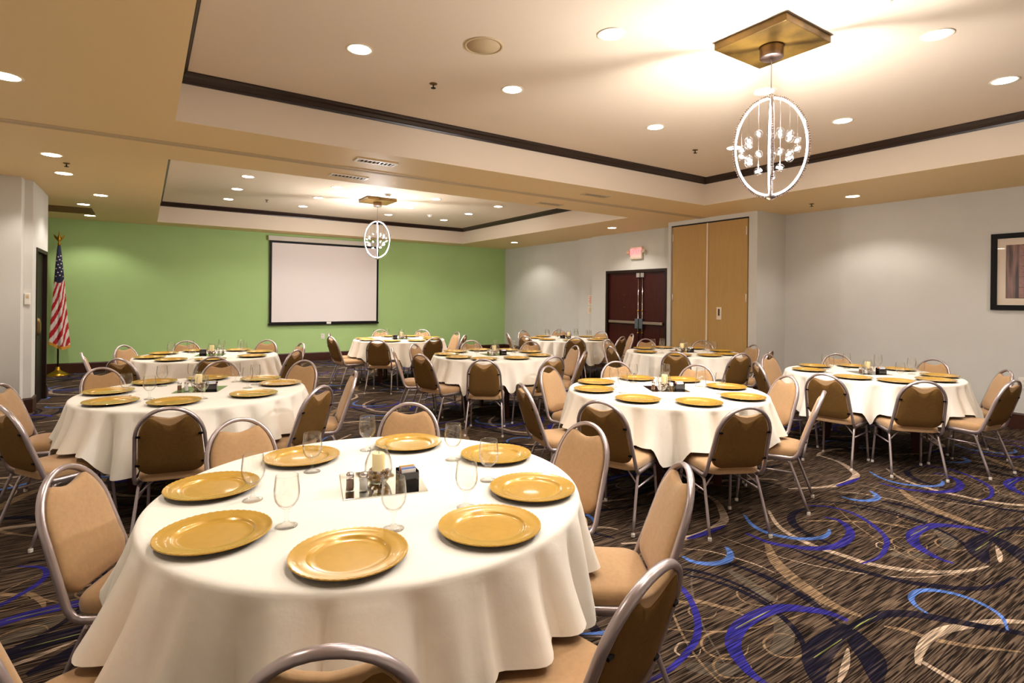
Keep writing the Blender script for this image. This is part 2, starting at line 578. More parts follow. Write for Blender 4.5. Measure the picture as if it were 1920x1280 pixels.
# ceiling: soffit with two recessed trays
bm = bmesh.new()
def rect_z(bm, x0, x1, y0, y1, z, mi):
    quad(bm, [(x0, y0, z), (x0, y1, z), (x1, y1, z), (x1, y0, z)], mi)
XA, XB = X_L - 1.2, X_R
rect_z(bm, XA, TX0, Y_B, Y_G, Z_SOF, 0)
rect_z(bm, TX1, XB, Y_B, Y_G, Z_SOF, 0)
ys = [Y_B] + [v for t in TRAYS for v in t] + [Y_G]
for a, b_ in ((ys[0], ys[1]), (ys[2], ys[3]), (ys[4], ys[5])):
    rect_z(bm, TX0, TX1, a, b_, Z_SOF, 0)
for y0, y1 in TRAYS:
    rect_z(bm, TX0, TX1, y0, y1, Z_TRAY, 1)
    c = [(TX0, y0), (TX1, y0), (TX1, y1), (TX0, y1)]
    for i in range(4):
        (xa, ya), (xb, yb) = c[i], c[(i + 1) % 4]
        quad(bm, [(xa, ya, Z_SOF), (xb, yb, Z_SOF), (xb, yb, Z_TRAY), (xa, ya, Z_TRAY)], 2)
me = bpy.data.meshes.new('ceiling')
bm.to_mesh(me)
bm.free()
for n_ in ('soffit_paint', 'tray_paint', 'tray_side_paint'):
    me.materials.append(MATS[n_])
struct(obj('ceiling', me, None), 'tan soffit ceiling with two beige recessed trays')

# crown moulding in each tray (stepped profile), one run per side
PROFILE = [(d * 1.16, h) for d, h in [(0.0, 0.0), (0.012, 0.0), (0.016, 0.018), (0.026, 0.024), (0.040, 0.048), (0.056, 0.062), (0.062, 0.074), (0.070, 0.078), (0.070, 0.088), (0.0, 0.088)]]
k_trim = 0
for y0, y1 in TRAYS:
    c = [(TX0, y0), (TX1, y0), (TX1, y1), (TX0, y1)]
    nrm = [(0, 1), (-1, 0), (0, -1), (1, 0)]
    for i in range(4):
        (xa, ya), (xb, yb) = c[i], c[(i + 1) % 4]
        ta = Vector((xb - xa, yb - ya, 0)).normalized()
        nn = Vector((*nrm[i], 0))
        bm = bmesh.new()
        ra, rb = [], []
        for d, h in PROFILE:
            ra.append(bm.verts.new(Vector((xa, ya, Z_CROWN + h)) + nn * d + ta * d))
            rb.append(bm.verts.new(Vector((xb, yb, Z_CROWN + h)) + nn * d - ta * d))
        n = len(PROFILE)
        for j in range(n):
            bm.faces.new((ra[j], ra[(j + 1) % n], rb[(j + 1) % n], rb[j]))
        bm.faces.new(ra)
        bm.faces.new(rb[::-1])
        k_trim += 1
        struct(obj('trim_%d' % k_trim, bm, 'crown_wood'), 'dark brown stepped crown moulding in the ceiling tray')
# partition track across the soffit between the trays
bm = box(X_L, 8.35, 6.30, 6.345, Z_SOF - 0.006, Z_SOF + 0.01)
add_box(bm, X_L, 8.35, 6.395, 6.44, Z_SOF - 0.006, Z_SOF + 0.01)
add_box(bm, X_L, 8.35, 6.345, 6.395, Z_SOF - 0.002, Z_SOF + 0.01)
k_trim += 1
struct(obj('trim_%d' % k_trim, bm, 'grille'), 'partition track line across the tan soffit')

def wall(name, pts, material, label):
    """a wall that follows floor points, standing to the soffit"""
    bm = bmesh.new()
    for (xa, ya), (xb, yb) in zip(pts, pts[1:]):
        quad(bm, [(xa, ya, 0), (xb, yb, 0), (xb, yb, Z_SOF), (xa, ya, Z_SOF)])
    bmesh.ops.remove_doubles(bm, verts=bm.verts, dist=1e-4)
    return struct(obj(name, bm, material), label)

def baseboard(name, pts, side, h=0.2, t=0.018):
    bm = bmesh.new()
    prof = [(0, 0), (t, 0), (t, h - 0.02), (t * 0.4, h), (0, h)]
    n = len(pts)
    P = [Vector((*p, 0)) for p in pts]
    offs = []
    for i in range(n):
        ds = []
        if i > 0:
            d = (P[i] - P[i - 1]).normalized(); ds.append(Vector((-d.y, d.x, 0)) * side)
        if i < n - 1:
            d = (P[i + 1] - P[i]).normalized(); ds.append(Vector((-d.y, d.x, 0)) * side)
        o = ds[0] if len(ds) == 1 else (ds[0] + ds[1]) / (1 + ds[0].dot(ds[1]) if abs(1 + ds[0].dot(ds[1])) > 0.1 else 1)
        offs.append(o)
    rings = [[bm.verts.new(P[i] + offs[i] * d + Vector((0, 0, h_))) for d, h_ in prof] for i in range(n)]
    for a, b_ in zip(rings, rings[1:]):
        for j in range(len(prof)):
            k2 = (j + 1) % len(prof)
            bm.faces.new((a[j], a[k2], b_[k2], b_[j]))
    bm.faces.new(rings[0][::-1])
    bm.faces.new(rings[-1])
    return struct(obj(name, bm, 'base_wood'), 'dark brown wooden baseboard')

# green wall behind the screen
wall('wall_green', [(X_L - 1.2, Y_G), (9.06, Y_G)], 'wall_green', 'green painted wall behind the projection screen')
baseboard('baseboard_green', [(X_L - 1.2, Y_G), (9.06, Y_G)], -1)
# right side: far wall, double-door wall, partition pocket, near wall
DW_X, PK_X = 8.86, 8.35
D2_Y0, D2_Y1, D2_H = 7.62, 9.40, 2.225
bm = bmesh.new()
def vq(bm, xa, ya, xb, yb, z0, z1):
    quad(bm, [(xa, ya, z0), (xb, yb, z0), (xb, yb, z1), (xa, ya, z1)])
vq(bm, 9.06, Y_G, 9.06, 10.46, 0, Z_SOF)
vq(bm, 9.06, 10.46, 8.95, 10.46, 0, Z_SOF)
vq(bm, 8.95, 10.46, 8.95, 9.90, 0, Z_SOF)
vq(bm, 8.95, 9.90, DW_X, 9.90, 0, Z_SOF)
vq(bm, DW_X, 9.90, DW_X, D2_Y1, 0, Z_SOF)
vq(bm, DW_X, D2_Y1, DW_X, D2_Y0, D2_H, Z_SOF)
vq(bm, DW_X, D2_Y0, DW_X, 7.16, 0, Z_SOF)
vq(bm, DW_X, 7.16, PK_X, 7.16, 0, Z_SOF)
vq(bm, PK_X, 7.16, PK_X, 7.09, 0, Z_SOF)
vq(bm, PK_X, 7.09, PK_X, 5.46, 2.98, Z_SOF)
vq(bm, PK_X, 5.46, PK_X, 5.31, 0, Z_SOF)
# reveals of the door opening and of the pocket opening
for y in (D2_Y0, D2_Y1):
    vq(bm, DW_X, y, DW_X + 0.14, y, 0, D2_H)
quad(bm, [(DW_X, D2_Y0, D2_H), (DW_X, D2_Y1, D2_H), (DW_X + 0.14, D2_Y1, D2_H), (DW_X + 0.14, D2_Y0, D2_H)])
for y in (5.46, 7.09):
    vq(bm, PK_X, y, PK_X + 0.08, y, 0, 2.98)
quad(bm, [(PK_X, 5.46, 2.98), (PK_X, 7.09, 2.98), (PK_X + 0.08, 7.09, 2.98), (PK_X + 0.08, 5.46, 2.98)])
vq(bm, PK_X, 5.31, X_R, 5.31, 0, Z_SOF)
vq(bm, X_R, 5.31, X_R, Y_B, 0, Z_SOF)
bmesh.ops.remove_doubles(bm, verts=bm.verts, dist=1e-4)
struct(obj('wall_right', bm, 'wall_grey'), 'pale grey wall with the double doors and gold partition doors')
baseboard('baseboard_right', [(PK_X, 5.46), (PK_X, 5.31), (X_R, 5.31), (X_R, Y_B)], -1)
baseboard('baseboard_far', [(9.06, Y_G), (9.06, 10.46), (8.95, 10.46), (8.95, 9.90), (DW_X, 9.90), (DW_X, D2_Y1)], -1)
baseboard('baseboard_jamb', [(DW_X, D2_Y0), (DW_X, 7.16), (PK_X, 7.16), (PK_X, 7.09)], -1)
# left side: stepped pier and the wall with the single door, alcove behind
D1_Y0, D1_Y1, D1_H = 9.85, 10.82, 2.20
LX = -1.23
bm = bmesh.new()
vq(bm, X_L, Y_B, X_L, 9.31, 0, Z_SOF)
vq(bm, X_L, 9.31, -1.31, 9.31, 0, Z_SOF)
vq(bm, -1.31, 9.31, -1.31, 9.53, 0, Z_SOF)
vq(bm, -1.31, 9.53, LX, 9.56, 0, Z_SOF)
vq(bm, LX, 9.56, LX, D1_Y0, 0, Z_SOF)
vq(bm, LX, D1_Y0, LX, D1_Y1, D1_H, Z_SOF)
vq(bm, LX, D1_Y1, LX, 10.92, 0, Z_SOF)
vq(bm, LX, 10.92, X_L - 1.2, 10.92, 0, Z_SOF)
vq(bm, X_L - 1.2, 10.92, X_L - 1.2, Y_G, 0, Z_SOF)
for y in (D1_Y0, D1_Y1):
    vq(bm, LX, y, LX - 0.12, y, 0, D1_H)
quad(bm, [(LX, D1_Y0, D1_H), (LX, D1_Y1, D1_H), (LX - 0.12, D1_Y1, D1_H), (LX - 0.12, D1_Y0, D1_H)])
bmesh.ops.remove_doubles(bm, verts=bm.verts, dist=1e-4)
struct(obj('wall_left', bm, 'wall_grey'), 'pale grey stepped wall with the dark single door')
baseboard('baseboard_left', [(X_L, Y_B), (X_L, 9.31), (-1.31, 9.31), (-1.31, 9.53), (LX, 9.56), (LX, D1_Y0)], -1)
baseboard('baseboard_alcove', [(LX, D1_Y1), (LX, 10.92), (X_L - 1.2, 10.92)], -1)
wall('wall_back', [(X_L, Y_B), (X_R, Y_B)], 'wall_grey', 'pale grey end wall opposite the green wall')
baseboard('baseboard_back', [(X_L, Y_B), (X_R, Y_B)], 1)

# door_1: dark single door in the left wall
d1 = bpy.data.objects.new('door_1', None)
COL.objects.link(d1)
d1.location = (LX, (D1_Y0 + D1_Y1) / 2, 0)
struct(d1, 'dark brown single door with a bronze lever plate')
hw = (D1_Y1 - D1_Y0) / 2
obj('door_leaf', box(-0.075, -0.035, -hw + 0.05, hw - 0.05, 0.004, D1_H - 0.05, 0.003), 'door_dark', d1)
bm = box(-0.10, 0.012, -hw, -hw + 0.05, 0, D1_H)
add_box(bm, -0.10, 0.012, hw - 0.05, hw, 0, D1_H)
add_box(bm, -0.10, 0.012, -hw + 0.05, hw - 0.05, D1_H - 0.05, D1_H)
obj('door_frame', bm, 'frame_brown', d1)
bm = pillow(rounded_rect(-0.065, 0.065, 0.98, 1.24, 0.05), lambda u, v, h: (-0.035 + h, -hw + 0.14 + u, v), [(1, 0.02), (0.9, 0.06), (0.5, 0.075)], [(1, 0.0)])
obj('lever_plate', bm, 'bronze', d1, True)

# door_2: mahogany double doors with push bars
d2 = bpy.data.objects.new('door_2', None)
COL.objects.link(d2)
ym = 8.36
d2.location = (DW_X, ym, 0)
struct(d2, 'dark red mahogany double doors with steel push bars')
y0, y1 = D2_Y0 - ym, D2_Y1 - ym
bm = box(-0.012, 0.10, y1 - 0.06, y1, 0, D2_H)
add_box(bm, -0.012, 0.10, y0, y0 + 0.045, 0, D2_H)
add_box(bm, -0.012, 0.10, y0 + 0.045, y1 - 0.06, D2_H - 0.06, D2_H)
obj('door_frame', bm, 'frame_brown', d2)
for s, (a, b_) in ((-1, (y0 + 0.048, -0.003)), (1, (0.003, y1 - 0.063))):
    leaf = obj('door_leaf', box(0.045, 0.09, a, b_, 0.006, D2_H - 0.064, 0.003), 'door_wood', d2)
    obj('push_bar', box(-0.02, 0.03, min(a, b_) + 0.05, max(a, b_) - 0.05, 1.05, 1.11, 0.008), 'brushed', leaf)
    yy = s * 0.06
    rod = tube([(0.025, yy, 0.05), (0.025, yy, D2_H - 0.12)], 0.011, seg=8)
    obj('latch_rod', rod, 'chrome', leaf, True)
    obj('top_latch', box(0.005, 0.045, yy - 0.05, yy + 0.05, D2_H - 0.17, D2_H - 0.07, 0.005), 'chrome', leaf)
    obj('centre_case', box(-0.03, 0.045, yy - 0.05, yy + 0.05, 0.95, 1.17, 0.008), 'steel_blue', leaf)
    bm = bmesh.new()
    for z in (0.86, 1.34):
        add_lathe(bm, [(0, -0.02), (0.02, -0.015), (0.02, 0.015), (0, 0.02)], 10, (0.025, yy, z))
    obj('rod_guide', bm, 'brass', leaf, True)
bm = bmesh.new()
for z in (1.40, 1.68):
    add_lathe(bm, [(0, -0.01), (0.012, -0.008), (0.012, 0.008), (0, 0.01)], 10, (0.043, 0.48, z))
obj('peephole', bm, 'brass', d2, True)

# door_3: gold vinyl partition pocket doors
d3 = bpy.data.objects.new('door_3', None)
COL.objects.link(d3)
d3.location = (PK_X, 6.275, 0)
struct(d3, 'pair of tall gold vinyl partition pocket doors')
a0, a1 = 5.46 - 6.275, 7.09 - 6.275
lf = obj('door_leaf', box(0.012, 0.055, 0.008, a1 - 0.03, 0.01, 2.955, 0.003), 'partition_vinyl', d3)
lf2 = obj('door_leaf', box(0.012, 0.055, a0 + 0.03, -0.008, 0.01, 2.955, 0.003), 'partition_vinyl', d3)
obj('edge_strip', box(-0.004, 0.05, -0.012, 0.012, 0.01, 2.955), 'mat_cream', d3)
obj('header', box(0.02, 0.07, a0, a1, 2.955, 2.98), 'dark_slot', d3)
pull = obj('pull_plate', box(0.004, 0.013, -0.30, -0.20, 1.24, 1.46, 0.004), 'mat_cream', lf2)
obj('pull_recess', box(0.001, 0.006, -0.265, -0.235, 1.31, 1.43), 'dark_slot', lf2)
for s, leaf in ((a1 - 0.045, lf), (a0 + 0.045, lf2)):
    for z in (0.35, 1.62, 2.75):
        obj('hinge', tube([(0.006, s, z - 0.07), (0.006, s, z + 0.07)], 0.011, seg=8), 'mat_cream', leaf, True)

# ------------------------------------------------------------------ ceiling fixtures
ORD = ['first', 'second', 'third', 'fourth', 'fifth', 'sixth', 'seventh']
def make_can():
    root = thing('recessed_downlight', 'round recessed downlight', 'light')
    obj('trim_ring', lathe([(0.082, 0.0), (0.100, -0.006), (0.104, -0.004), (0.104, 0.0)], 32), 'can_trim', root, True)
    obj('reflector', lathe([(0.082, -0.001), (0.074, 0.03), (0.06, 0.05)], 32), 'can_trim', root, True)
    obj('lens', lathe([(0.080, -0.003), (0.05, -0.007), (0.0, -0.009)], 32), 'lamp_glow', root, True)
    return root
can_proto = make_can()
remember(can_proto)
can_used = False
spot_data = bpy.data.lights.new('downlight_beam', 'SPOT')
spot_data.energy = CAN_POWER
spot_data.color = CAN_COLOR
spot_data.spot_size = math.radians(128)
spot_data.spot_blend = 0.45
spot_data.shadow_soft_size = 0.06
def can(x, y, z, label, group):
    global can_used
    if not can_used:
        r = can_proto
        r.location = (x, y, z)
        r['label'] = label
        r['group'] = group
        can_used = True
    else:
        r = copy_tree(can_proto, (x, y, z), 0, label, group)
    l = bpy.data.objects.new('downlight_beam', spot_data)
    COL.objects.link(l)
    l.parent = r
    l.location = (0, 0, -0.02)
TRAY_NAME = ['tray away from the green wall', 'tray beside the green wall']
for ti, yrow in enumerate(((0.33, 1.60, 2.91, 4.19), (8.41, 9.68, 10.93, 12.17))):
    for yi, y in enumerate(yrow):
        for xi, x in enumerate((1.36, 2.77, 4.66, 6.08)):
            can(x, y, Z_TRAY, 'recessed downlight, %s of four from flag side, %s row, %s' % (ORD[xi], ORD[3 - yi], TRAY_NAME[ti]), 'recessed downlights in the ceiling trays')
for i, (x, y) in enumerate(((-0.82, 2.5), (-0.81, 5.08), (-0.84, 7.65), (-0.84, 8.74), (-0.56, 10.33), (-0.85, 11.55), (-0.87, 13.12))):
    can(x, y, Z_SOF, 'recessed downlight in the tan soffit on the flag side, %s from green wall' % ORD[6 - i], 'recessed downlights in the soffit')
for i, (x, y) in enumerate(((8.26, 1.2), (8.26, 3.81), (8.04, 8.37), (8.14, 12.14))):
    can(x, y, Z_SOF, 'recessed downlight in the tan soffit on the exit-sign side, %s from green wall' % ORD[3 - i], 'recessed downlights in the soffit')

def sprinkler(x, y, z, label):
    t = thing('sprinkler_head', label, 'sprinkler', (x, y, z), 0, 'fire sprinkler heads in the ceiling')
    obj('escutcheon', lathe([(0, 0), (0.035, 0), (0.035, -0.004), (0.014, -0.012), (0, -0.012)], 16), 'bronze', t, True)
    obj('deflector', lathe([(0, -0.012), (0.006, -0.014), (0.006, -0.035), (0.022, -0.037), (0.022, -0.041), (0, -0.041)], 12), 'dark_slot', t, True)
sprinkler(2.12, 4.48, Z_TRAY, 'small brass fire sprinkler head in the tray near the round speaker')
sprinkler(5.77, 4.53, Z_TRAY, 'small brass fire sprinkler head in the tray beside the near pendant')
sprinkler(2.0, 11.8, Z_TRAY, 'small brass fire sprinkler head in the tray by the screen')
sprinkler(-0.75, 8.04, Z_SOF, 'small brass fire sprinkler head in the soffit on flag side')
sprinkler(8.41, 4.46, Z_SOF, 'small brass fire sprinkler head in the soffit by the partition doors')
# round ceiling speaker
t = thing('ceiling_speaker', 'round beige ceiling speaker with a flat grille', 'speaker', (2.11, 3.59, Z_TRAY))
obj('rim', lathe([(0.128, -0.001), (0.132, -0.008), (0.146, -0.006), (0.15, 0.0)], 40), 'grille', t, True)
obj('speaker_grille', lathe([(0, -0.004), (0.128, -0.004), (0.13, 0.0)], 40), 'grille', t, True)
def smoke(x, y, label):
    t = thing('smoke_detector', label, 'smoke detector', (x, y, Z_TRAY), 0, 'white smoke detectors')
    obj('base_ring', lathe([(0.07, 0), (0.07, -0.012), (0.05, -0.014)], 24), 'white_plastic', t, True)
    obj('sensor_dome', lathe([(0.055, -0.012), (0.05, -0.035), (0.03, -0.05), (0, -0.052)], 24), 'white_plastic', t, True)
smoke(3.80, 1.58, 'white round smoke detector beside the near pendant canopy')
smoke(3.72, 9.76, 'white round smoke detector beside the screen-side pendant canopy')
smoke(5.45, 11.62, 'white round smoke detector near the corner of the screen-side tray')
def vent(x, y, label, rot=0, L=0.46, W=0.15, dark=True):
    t = thing('air_vent', label, 'vent', (x, y, Z_SOF), rot, 'slotted air vents in the soffit')
    bm = box(-L / 2, L / 2, -W / 2, -W / 2 + 0.022, -0.008, 0.0)
    add_box(bm, -L / 2, L / 2, W / 2 - 0.022, W / 2, -0.008, 0.0)
    add_box(bm, -L / 2, -L / 2 + 0.03, -W / 2 + 0.022, W / 2 - 0.022, -0.008, 0.0)
    add_box(bm, L / 2 - 0.03, L / 2, -W / 2 + 0.022, W / 2 - 0.022, -0.008, 0.0)
    obj('vent_frame', bm, 'white_plastic' if dark else 'grille', t)
    obj('duct', box(-L / 2 + 0.03, L / 2 - 0.03, -W / 2 + 0.022, W / 2 - 0.022, -0.001, 0.0), 'dark_slot', t)
    for i in range(9):
        x0 = -L / 2 + 0.05 + i * (L - 0.1) / 8
        obj('slat', box(x0 - 0.008, x0 + 0.008, -W / 2 + 0.022, W / 2 - 0.022, -0.007, -0.002), 'white_plastic' if dark and i > 4 else 'grille', t)
vent(2.11, 5.90, 'white slotted air vent in soffit between trays, flag-side end')
vent(2.09, 6.80, 'white slotted air vent in soffit beside the screen-side tray')
vent(5.34, 5.90, 'tan slotted air vent in soffit between trays, exit-sign end', dark=False)
vent(5.25, 6.86, 'tan slotted air vent by the screen-side tray, exit-sign end', dark=False)
vent(-0.78, 2.95, 'tan slotted air vent in soffit along the single-door side', math.pi / 2, dark=False)
t = thing('slatted_panel', 'wide brown slatted panel in soffit near the flag', 'vent', (-1.15, 12.4, Z_SOF))  # flat brown panel with shallow slats on the soffit
obj('panel_frame', box(-0.38, 0.38, -0.42, 0.42, -0.01, 0.0, 0.003), 'panel_brown', t)
for i in range(12):
    y = -0.36 + i * 0.065
    obj('slat', box(-0.34, 0.34, y - 0.02, y + 0.02, -0.016, -0.008), 'panel_brown', t)

def make_pendant(face):
    """crystal pendant: two crossed oval rings, hanging glass balls, gilt square canopy (origin at the ceiling)"""
    root = thing('pendant_light', 'crystal pendant', 'light')
    ca = obj('canopy', box(-0.285, 0.285, -0.275, 0.275, -0.055, 0.0, 0.004), 'gold_leaf', root)
    obj('canopy_cup', lathe([(0, -0.056), (0.078, -0.056), (0.080, -0.06), (0.080, -0.135), (0.074, -0.14), (0, -0.14)], 32), 'brushed', ca, 40)
    obj('cable', tube([(0, 0, -0.135), (0, 0, -0.43)], 0.004, seg=6), 'brushed', root)
    zc, a, b_ = -0.78, 0.245, 0.36
    n = 64
    for q in range(2):
        ang = math.radians(face + 90 * q)
        d = Vector((math.cos(ang), -math.sin(ang), 0))
        path = [d * (a * math.cos(2 * math.pi * i / n)) + Vector((0, 0, zc + b_ * math.sin(2 * math.pi * i / n))) for i in range(n)]
        perp = Vector((d.y, -d.x, 0))
        ring = obj('oval_ring', tube(path, 0.011, 0.006, 8, True, side=perp), 'chrome', root, True)
        inner = [d * ((a - 0.011) * math.cos(2 * math.pi * i / n)) + Vector((0, 0, zc + (b_ - 0.011) * math.sin(2 * math.pi * i / n))) for i in range(n)]
        obj('led_strip', tube(inner, 0.0065, 0.004, 6, True, side=perp), 'led', ring, True)
        bm = bmesh.new()
        for i in range(n * 2):
            w_ = 2 * math.pi * i / (n * 2)
            p = d * ((a + 0.010) * math.cos(w_)) + Vector((0, 0, zc + (b_ + 0.010) * math.sin(w_)))
            g = bmesh.ops.create_icosphere(bm, subdivisions=1, radius=0.006)
            for v in g['verts']:
                v.co += p
        o = obj('crystal_edging', bm, 'bead_clear', ring)
        o['kind'] = 'stuff'
    obj('bottom_hub', lathe([(0, -b_ + zc - 0.03), (0.012, -b_ + zc - 0.028), (0.04, -b_ + zc - 0.012), (0.045, -b_ + zc + 0.004), (0, -b_ + zc + 0.01)], 24), 'chrome', root, True)
    obj('top_hub', lathe([(0, b_ + zc + 0.02), (0.02, b_ + zc + 0.015), (0.025, b_ + zc - 0.01), (0, b_ + zc - 0.014)], 24), 'chrome', root, True)
    rnd = random.Random(3)
    strands = []
    for k, (off, tilt, zs) in enumerate(((-0.195, 6, (0.0, -0.05)), (-0.15, -12, (0.05, 0.015, -0.085, -0.115)), (-0.085, 20, (0.11, -0.04, -0.165)),
                                         (0.07, -24, (0.115, 0.09, -0.035, -0.15)), (0.125, 14, (0.075, 0.04, -0.065, -0.10)), (0.175, -6, (0.035, -0.025)),
                                         (0.06, 84, (0.06, -0.08, -0.22)), (-0.10, 92, (0.13, 0.0, -0.13)))):
        an = math.radians(face + tilt)
        top = zc + b_ * math.sqrt(max(0, 1 - (off / a) ** 2)) - 0.012
        strands.append((off * math.cos(an), -off * math.sin(an), top, [zc + z for z in zs]))
    for x, y, top, zs in strands:
        obj('strand', tube([(x, y, top), (x, y, zs[-1])], 0.0011, seg=5), 'chrome', root)
        for z in zs:
            ball = obj('glass_ball', BALL, None, root, loc=(x, y, z))
            obj('ball_painted_glint', GLINT, None, ball)
    return root
def sphere_mesh(name, r, m, sub=3):
    bm = bmesh.new()
    bmesh.ops.create_icosphere(bm, subdivisions=sub, radius=r)
    me = bpy.data.meshes.new(name)
    bm.to_mesh(me)
    bm.free()
    for p in me.polygons:
        p.use_smooth = True
    me.materials.append(MATS[m])
    return me
BALL = sphere_mesh('glass_ball', 0.029, 'globe_glass')
GLINT = sphere_mesh('ball_painted_glint', 0.013, 'painted_glint', 2)  # small glow added inside each ball, not a lamp of its own
pend = make_pendant(56)
pend.location = (3.77, 2.30, Z_TRAY)
tag(pend, 'crystal oval-ring pendant on gilt canopy, in the tray away from green wall', 'light', 'crystal pendants')
pend2 = make_pendant(22)
pend2.location = (3.76, 10.40, Z_TRAY)
tag(pend2, 'crystal oval-ring pendant on gilt canopy, in front of the screen', 'light', 'crystal pendants')
pl_data = bpy.data.lights.new('pendant_glow', 'POINT')
pl_data.energy = PENDANT_POWER
pl_data.color = PENDANT_COLOR
pl_data.shadow_soft_size = 0.05
for p in (pend, pend2):
    l = bpy.data.objects.new('pendant_glow', pl_data)
    COL.objects.link(l)
    l.parent = p
    l.location = (0, 0, -0.92)

# ------------------------------------------------------------------ wall things
# projection screen
t = thing('projection_screen', 'white pull-down projection screen with black border on green wall', 'screen', (3.76, 13.93, 0))
obj('screen_case', box(-1.36, 1.40, -0.05, 0.055, 2.88, 2.99, 0.012), 'trim_white', t)
bm = box(-1.32, 1.32, -0.004, 0.004, 0.93, 2.88)
obj('screen_border', bm, 'black', t)
obj('screen_fabric', box(-1.27, 1.27, -0.007, -0.003, 0.955, 2.83), 'screen_white', t)
obj('bottom_bar', box(-1.34, 1.34, -0.018, 0.018, 0.885, 0.93, 0.006), 'black', t)
obj('pull_tab', box(0.0, 0.11, -0.024, -0.012, 0.895, 0.95, 0.004), 'white_plastic', t)
def plate(name, label, cat, loc, axis, w, h, mark=True, group=None):
    t = thing(name, label, cat, loc, 0, group)
    if axis == 'y':
        obj('cover_plate', box(-w / 2, w / 2, -0.006, 0.0, -h / 2, h / 2, 0.002), 'white_plastic', t)
        if mark:
            for z in (-h * 0.2, h * 0.2):
                obj('socket', box(-w * 0.22, w * 0.22, -0.008, -0.005, z - h * 0.11, z + h * 0.11, 0.001), 'trim_white', t)
    else:
        obj('cover_plate', box(-0.006, 0.0, -w / 2, w / 2, -h / 2, h / 2, 0.002), 'white_plastic', t)
        if mark:
            for z in (-h * 0.2, h * 0.2):
                obj('socket', box(-0.008, -0.005, -w * 0.22, w * 0.22, z - h * 0.11, z + h * 0.11, 0.001), 'trim_white', t)
    return t
plate('wall_outlet', 'white electrical outlet on the green wall below the screen', 'outlet', (3.69, Y_G - 0.001, 0.59), 'y', 0.085, 0.13)
plate('wall_outlet', 'white outlet plate on grey wall below the framed picture', 'outlet', (X_R - 0.001, 2.17, 0.58), 'x', 0.16, 0.14)
t = thing('thermostat', 'small white thermostat on the stepped grey pier', 'thermostat', (-1.268, 9.545, 1.50))
obj('housing', box(-0.035, 0.025, -0.035, 0.0, -0.075, 0.075, 0.008), 'white_plastic', t)
obj('display', box(-0.022, 0.012, -0.038, -0.034, 0.01, 0.05), 'grille', t)
# exit sign with emergency lamps
t = thing('exit_sign', 'red lit EXIT sign with twin emergency lamps above the double doors', 'sign', (DW_X, 8.43, 2.585))
obj('housing', box(-0.055, 0.0, -0.17, 0.17, -0.135, 0.135, 0.008), 'exit_body', t)
obj('sign_face', box(-0.060, -0.054, -0.15, 0.15, -0.10, 0.115), 'exit_face', t)
me = text_mesh('EXIT', 0.17, 0.002)
me.materials.clear()
me.materials.append(MATS['exit_red'])
lt = obj('lettering', me, None, t, loc=(-0.062, 0.0, 0.012))
lt.rotation_euler = (math.radians(90), 0, math.radians(-90))
for s in (-1, 1):
    hd = obj('emergency_lamp', add_lathe(bmesh.new(), [(0, -0.03), (0.035, -0.03), (0.042, 0.03), (0.036, 0.034), (0, 0.03)], 18), 'exit_body', t, 40, loc=(-0.05, s * 0.225, 0.02))
    hd.rotation_euler = (0, math.radians(-70), 0)
    obj('lamp_arm', tube([(-0.03, s * 0.165, 0.0), (-0.035, s * 0.225, 0.01)], 0.008, seg=6), 'bronze', t)
# two notices beside the doors
for z, h, nm in ((1.55, 0.24, 'upper'), (1.31, 0.18, 'lower')):
    t = thing('wall_notice', 'small pale printed notice beside the double doors, %s of two' % nm, 'sign', (8.95, 10.02, z), 0, 'notices by the double doors')
    obj('notice_board', box(-0.012, 0.0, -0.085, 0.085, -h / 2, h / 2, 0.002), 'mat_cream', t)
    for i in range(5):
        zz = h / 2 - 0.04 - i * (h - 0.06) / 5
        obj('print_line', box(-0.0135, -0.0115, -0.06, 0.06 if i % 2 else 0.03, zz - 0.008, zz + 0.008), 'packet_pink' if nm == 'upper' else 'grille', t)
# framed picture on the near right wall
t = thing('framed_picture', 'black framed picture of a striped brown column on grey wall', 'picture', (X_R, 2.03, 1.98))
fh, fw, fb = 0.49, 0.50, 0.065
for nm, b4 in (('frame_rail', (-fw, fw, fh - fb, fh)), ('frame_rail', (-fw, fw, -fh, -fh + fb)), ('frame_rail', (-fw, -fw + fb, -fh + fb, fh - fb)), ('frame_rail', (fw - fb, fw, -fh + fb, fh - fb))):
    obj(nm, box(-0.03, 0.0, b4[0], b4[1], b4[2], b4[3], 0.004), 'black', t)
obj('picture_mat', box(-0.012, -0.008, -fw + fb, fw - fb, -fh + fb, fh - fb), 'mat_cream', t)
m = bpy.data.materials.new('column_print')
m.use_nodes = True
nt = m.node_tree
tcn = nt.nodes.new('ShaderNodeTexCoord')
mpn = nt.nodes.new('ShaderNodeMapping')
mpn.inputs['Scale'].default_value = (1, 9, 0.7)
nzn = nt.nodes.new('ShaderNodeTexNoise')
nzn.inputs['Scale'].default_value = 2.6
rpn = nt.nodes.new('ShaderNodeValToRGB')
for e, p, c in zip(rpn.color_ramp.elements, (0.35, 0.65), ((44, 28, 20), (150, 108, 100))):
    e.position = p
    e.color = (*lin(c), 1)
nt.links.new(tcn.outputs['Object'], mpn.inputs[0])
nt.links.new(mpn.outputs[0], nzn.inputs['Vector'])
nt.links.new(nzn.outputs[0], rpn.inputs[0])
nt.links.new(rpn.outputs[0], nt.nodes['Principled BSDF'].inputs['Base Color'])
MATS['column_print'] = m
obj('print', box(-0.0135, -0.012, -fw + fb + 0.085, fw - fb - 0.085, -fh + fb + 0.085, fh - fb - 0.085), 'column_print', t)
mat('column_pink', (158, 118, 112), 0.8, noise=(8, 0.2, (1, 4, 6)))
for i in range(5):
    obj('column_block', box(-0.0145, -0.0135, 0.175, 0.222, -0.33 + i * 0.133, -0.33 + i * 0.133 + 0.126), 'column_pink', t)
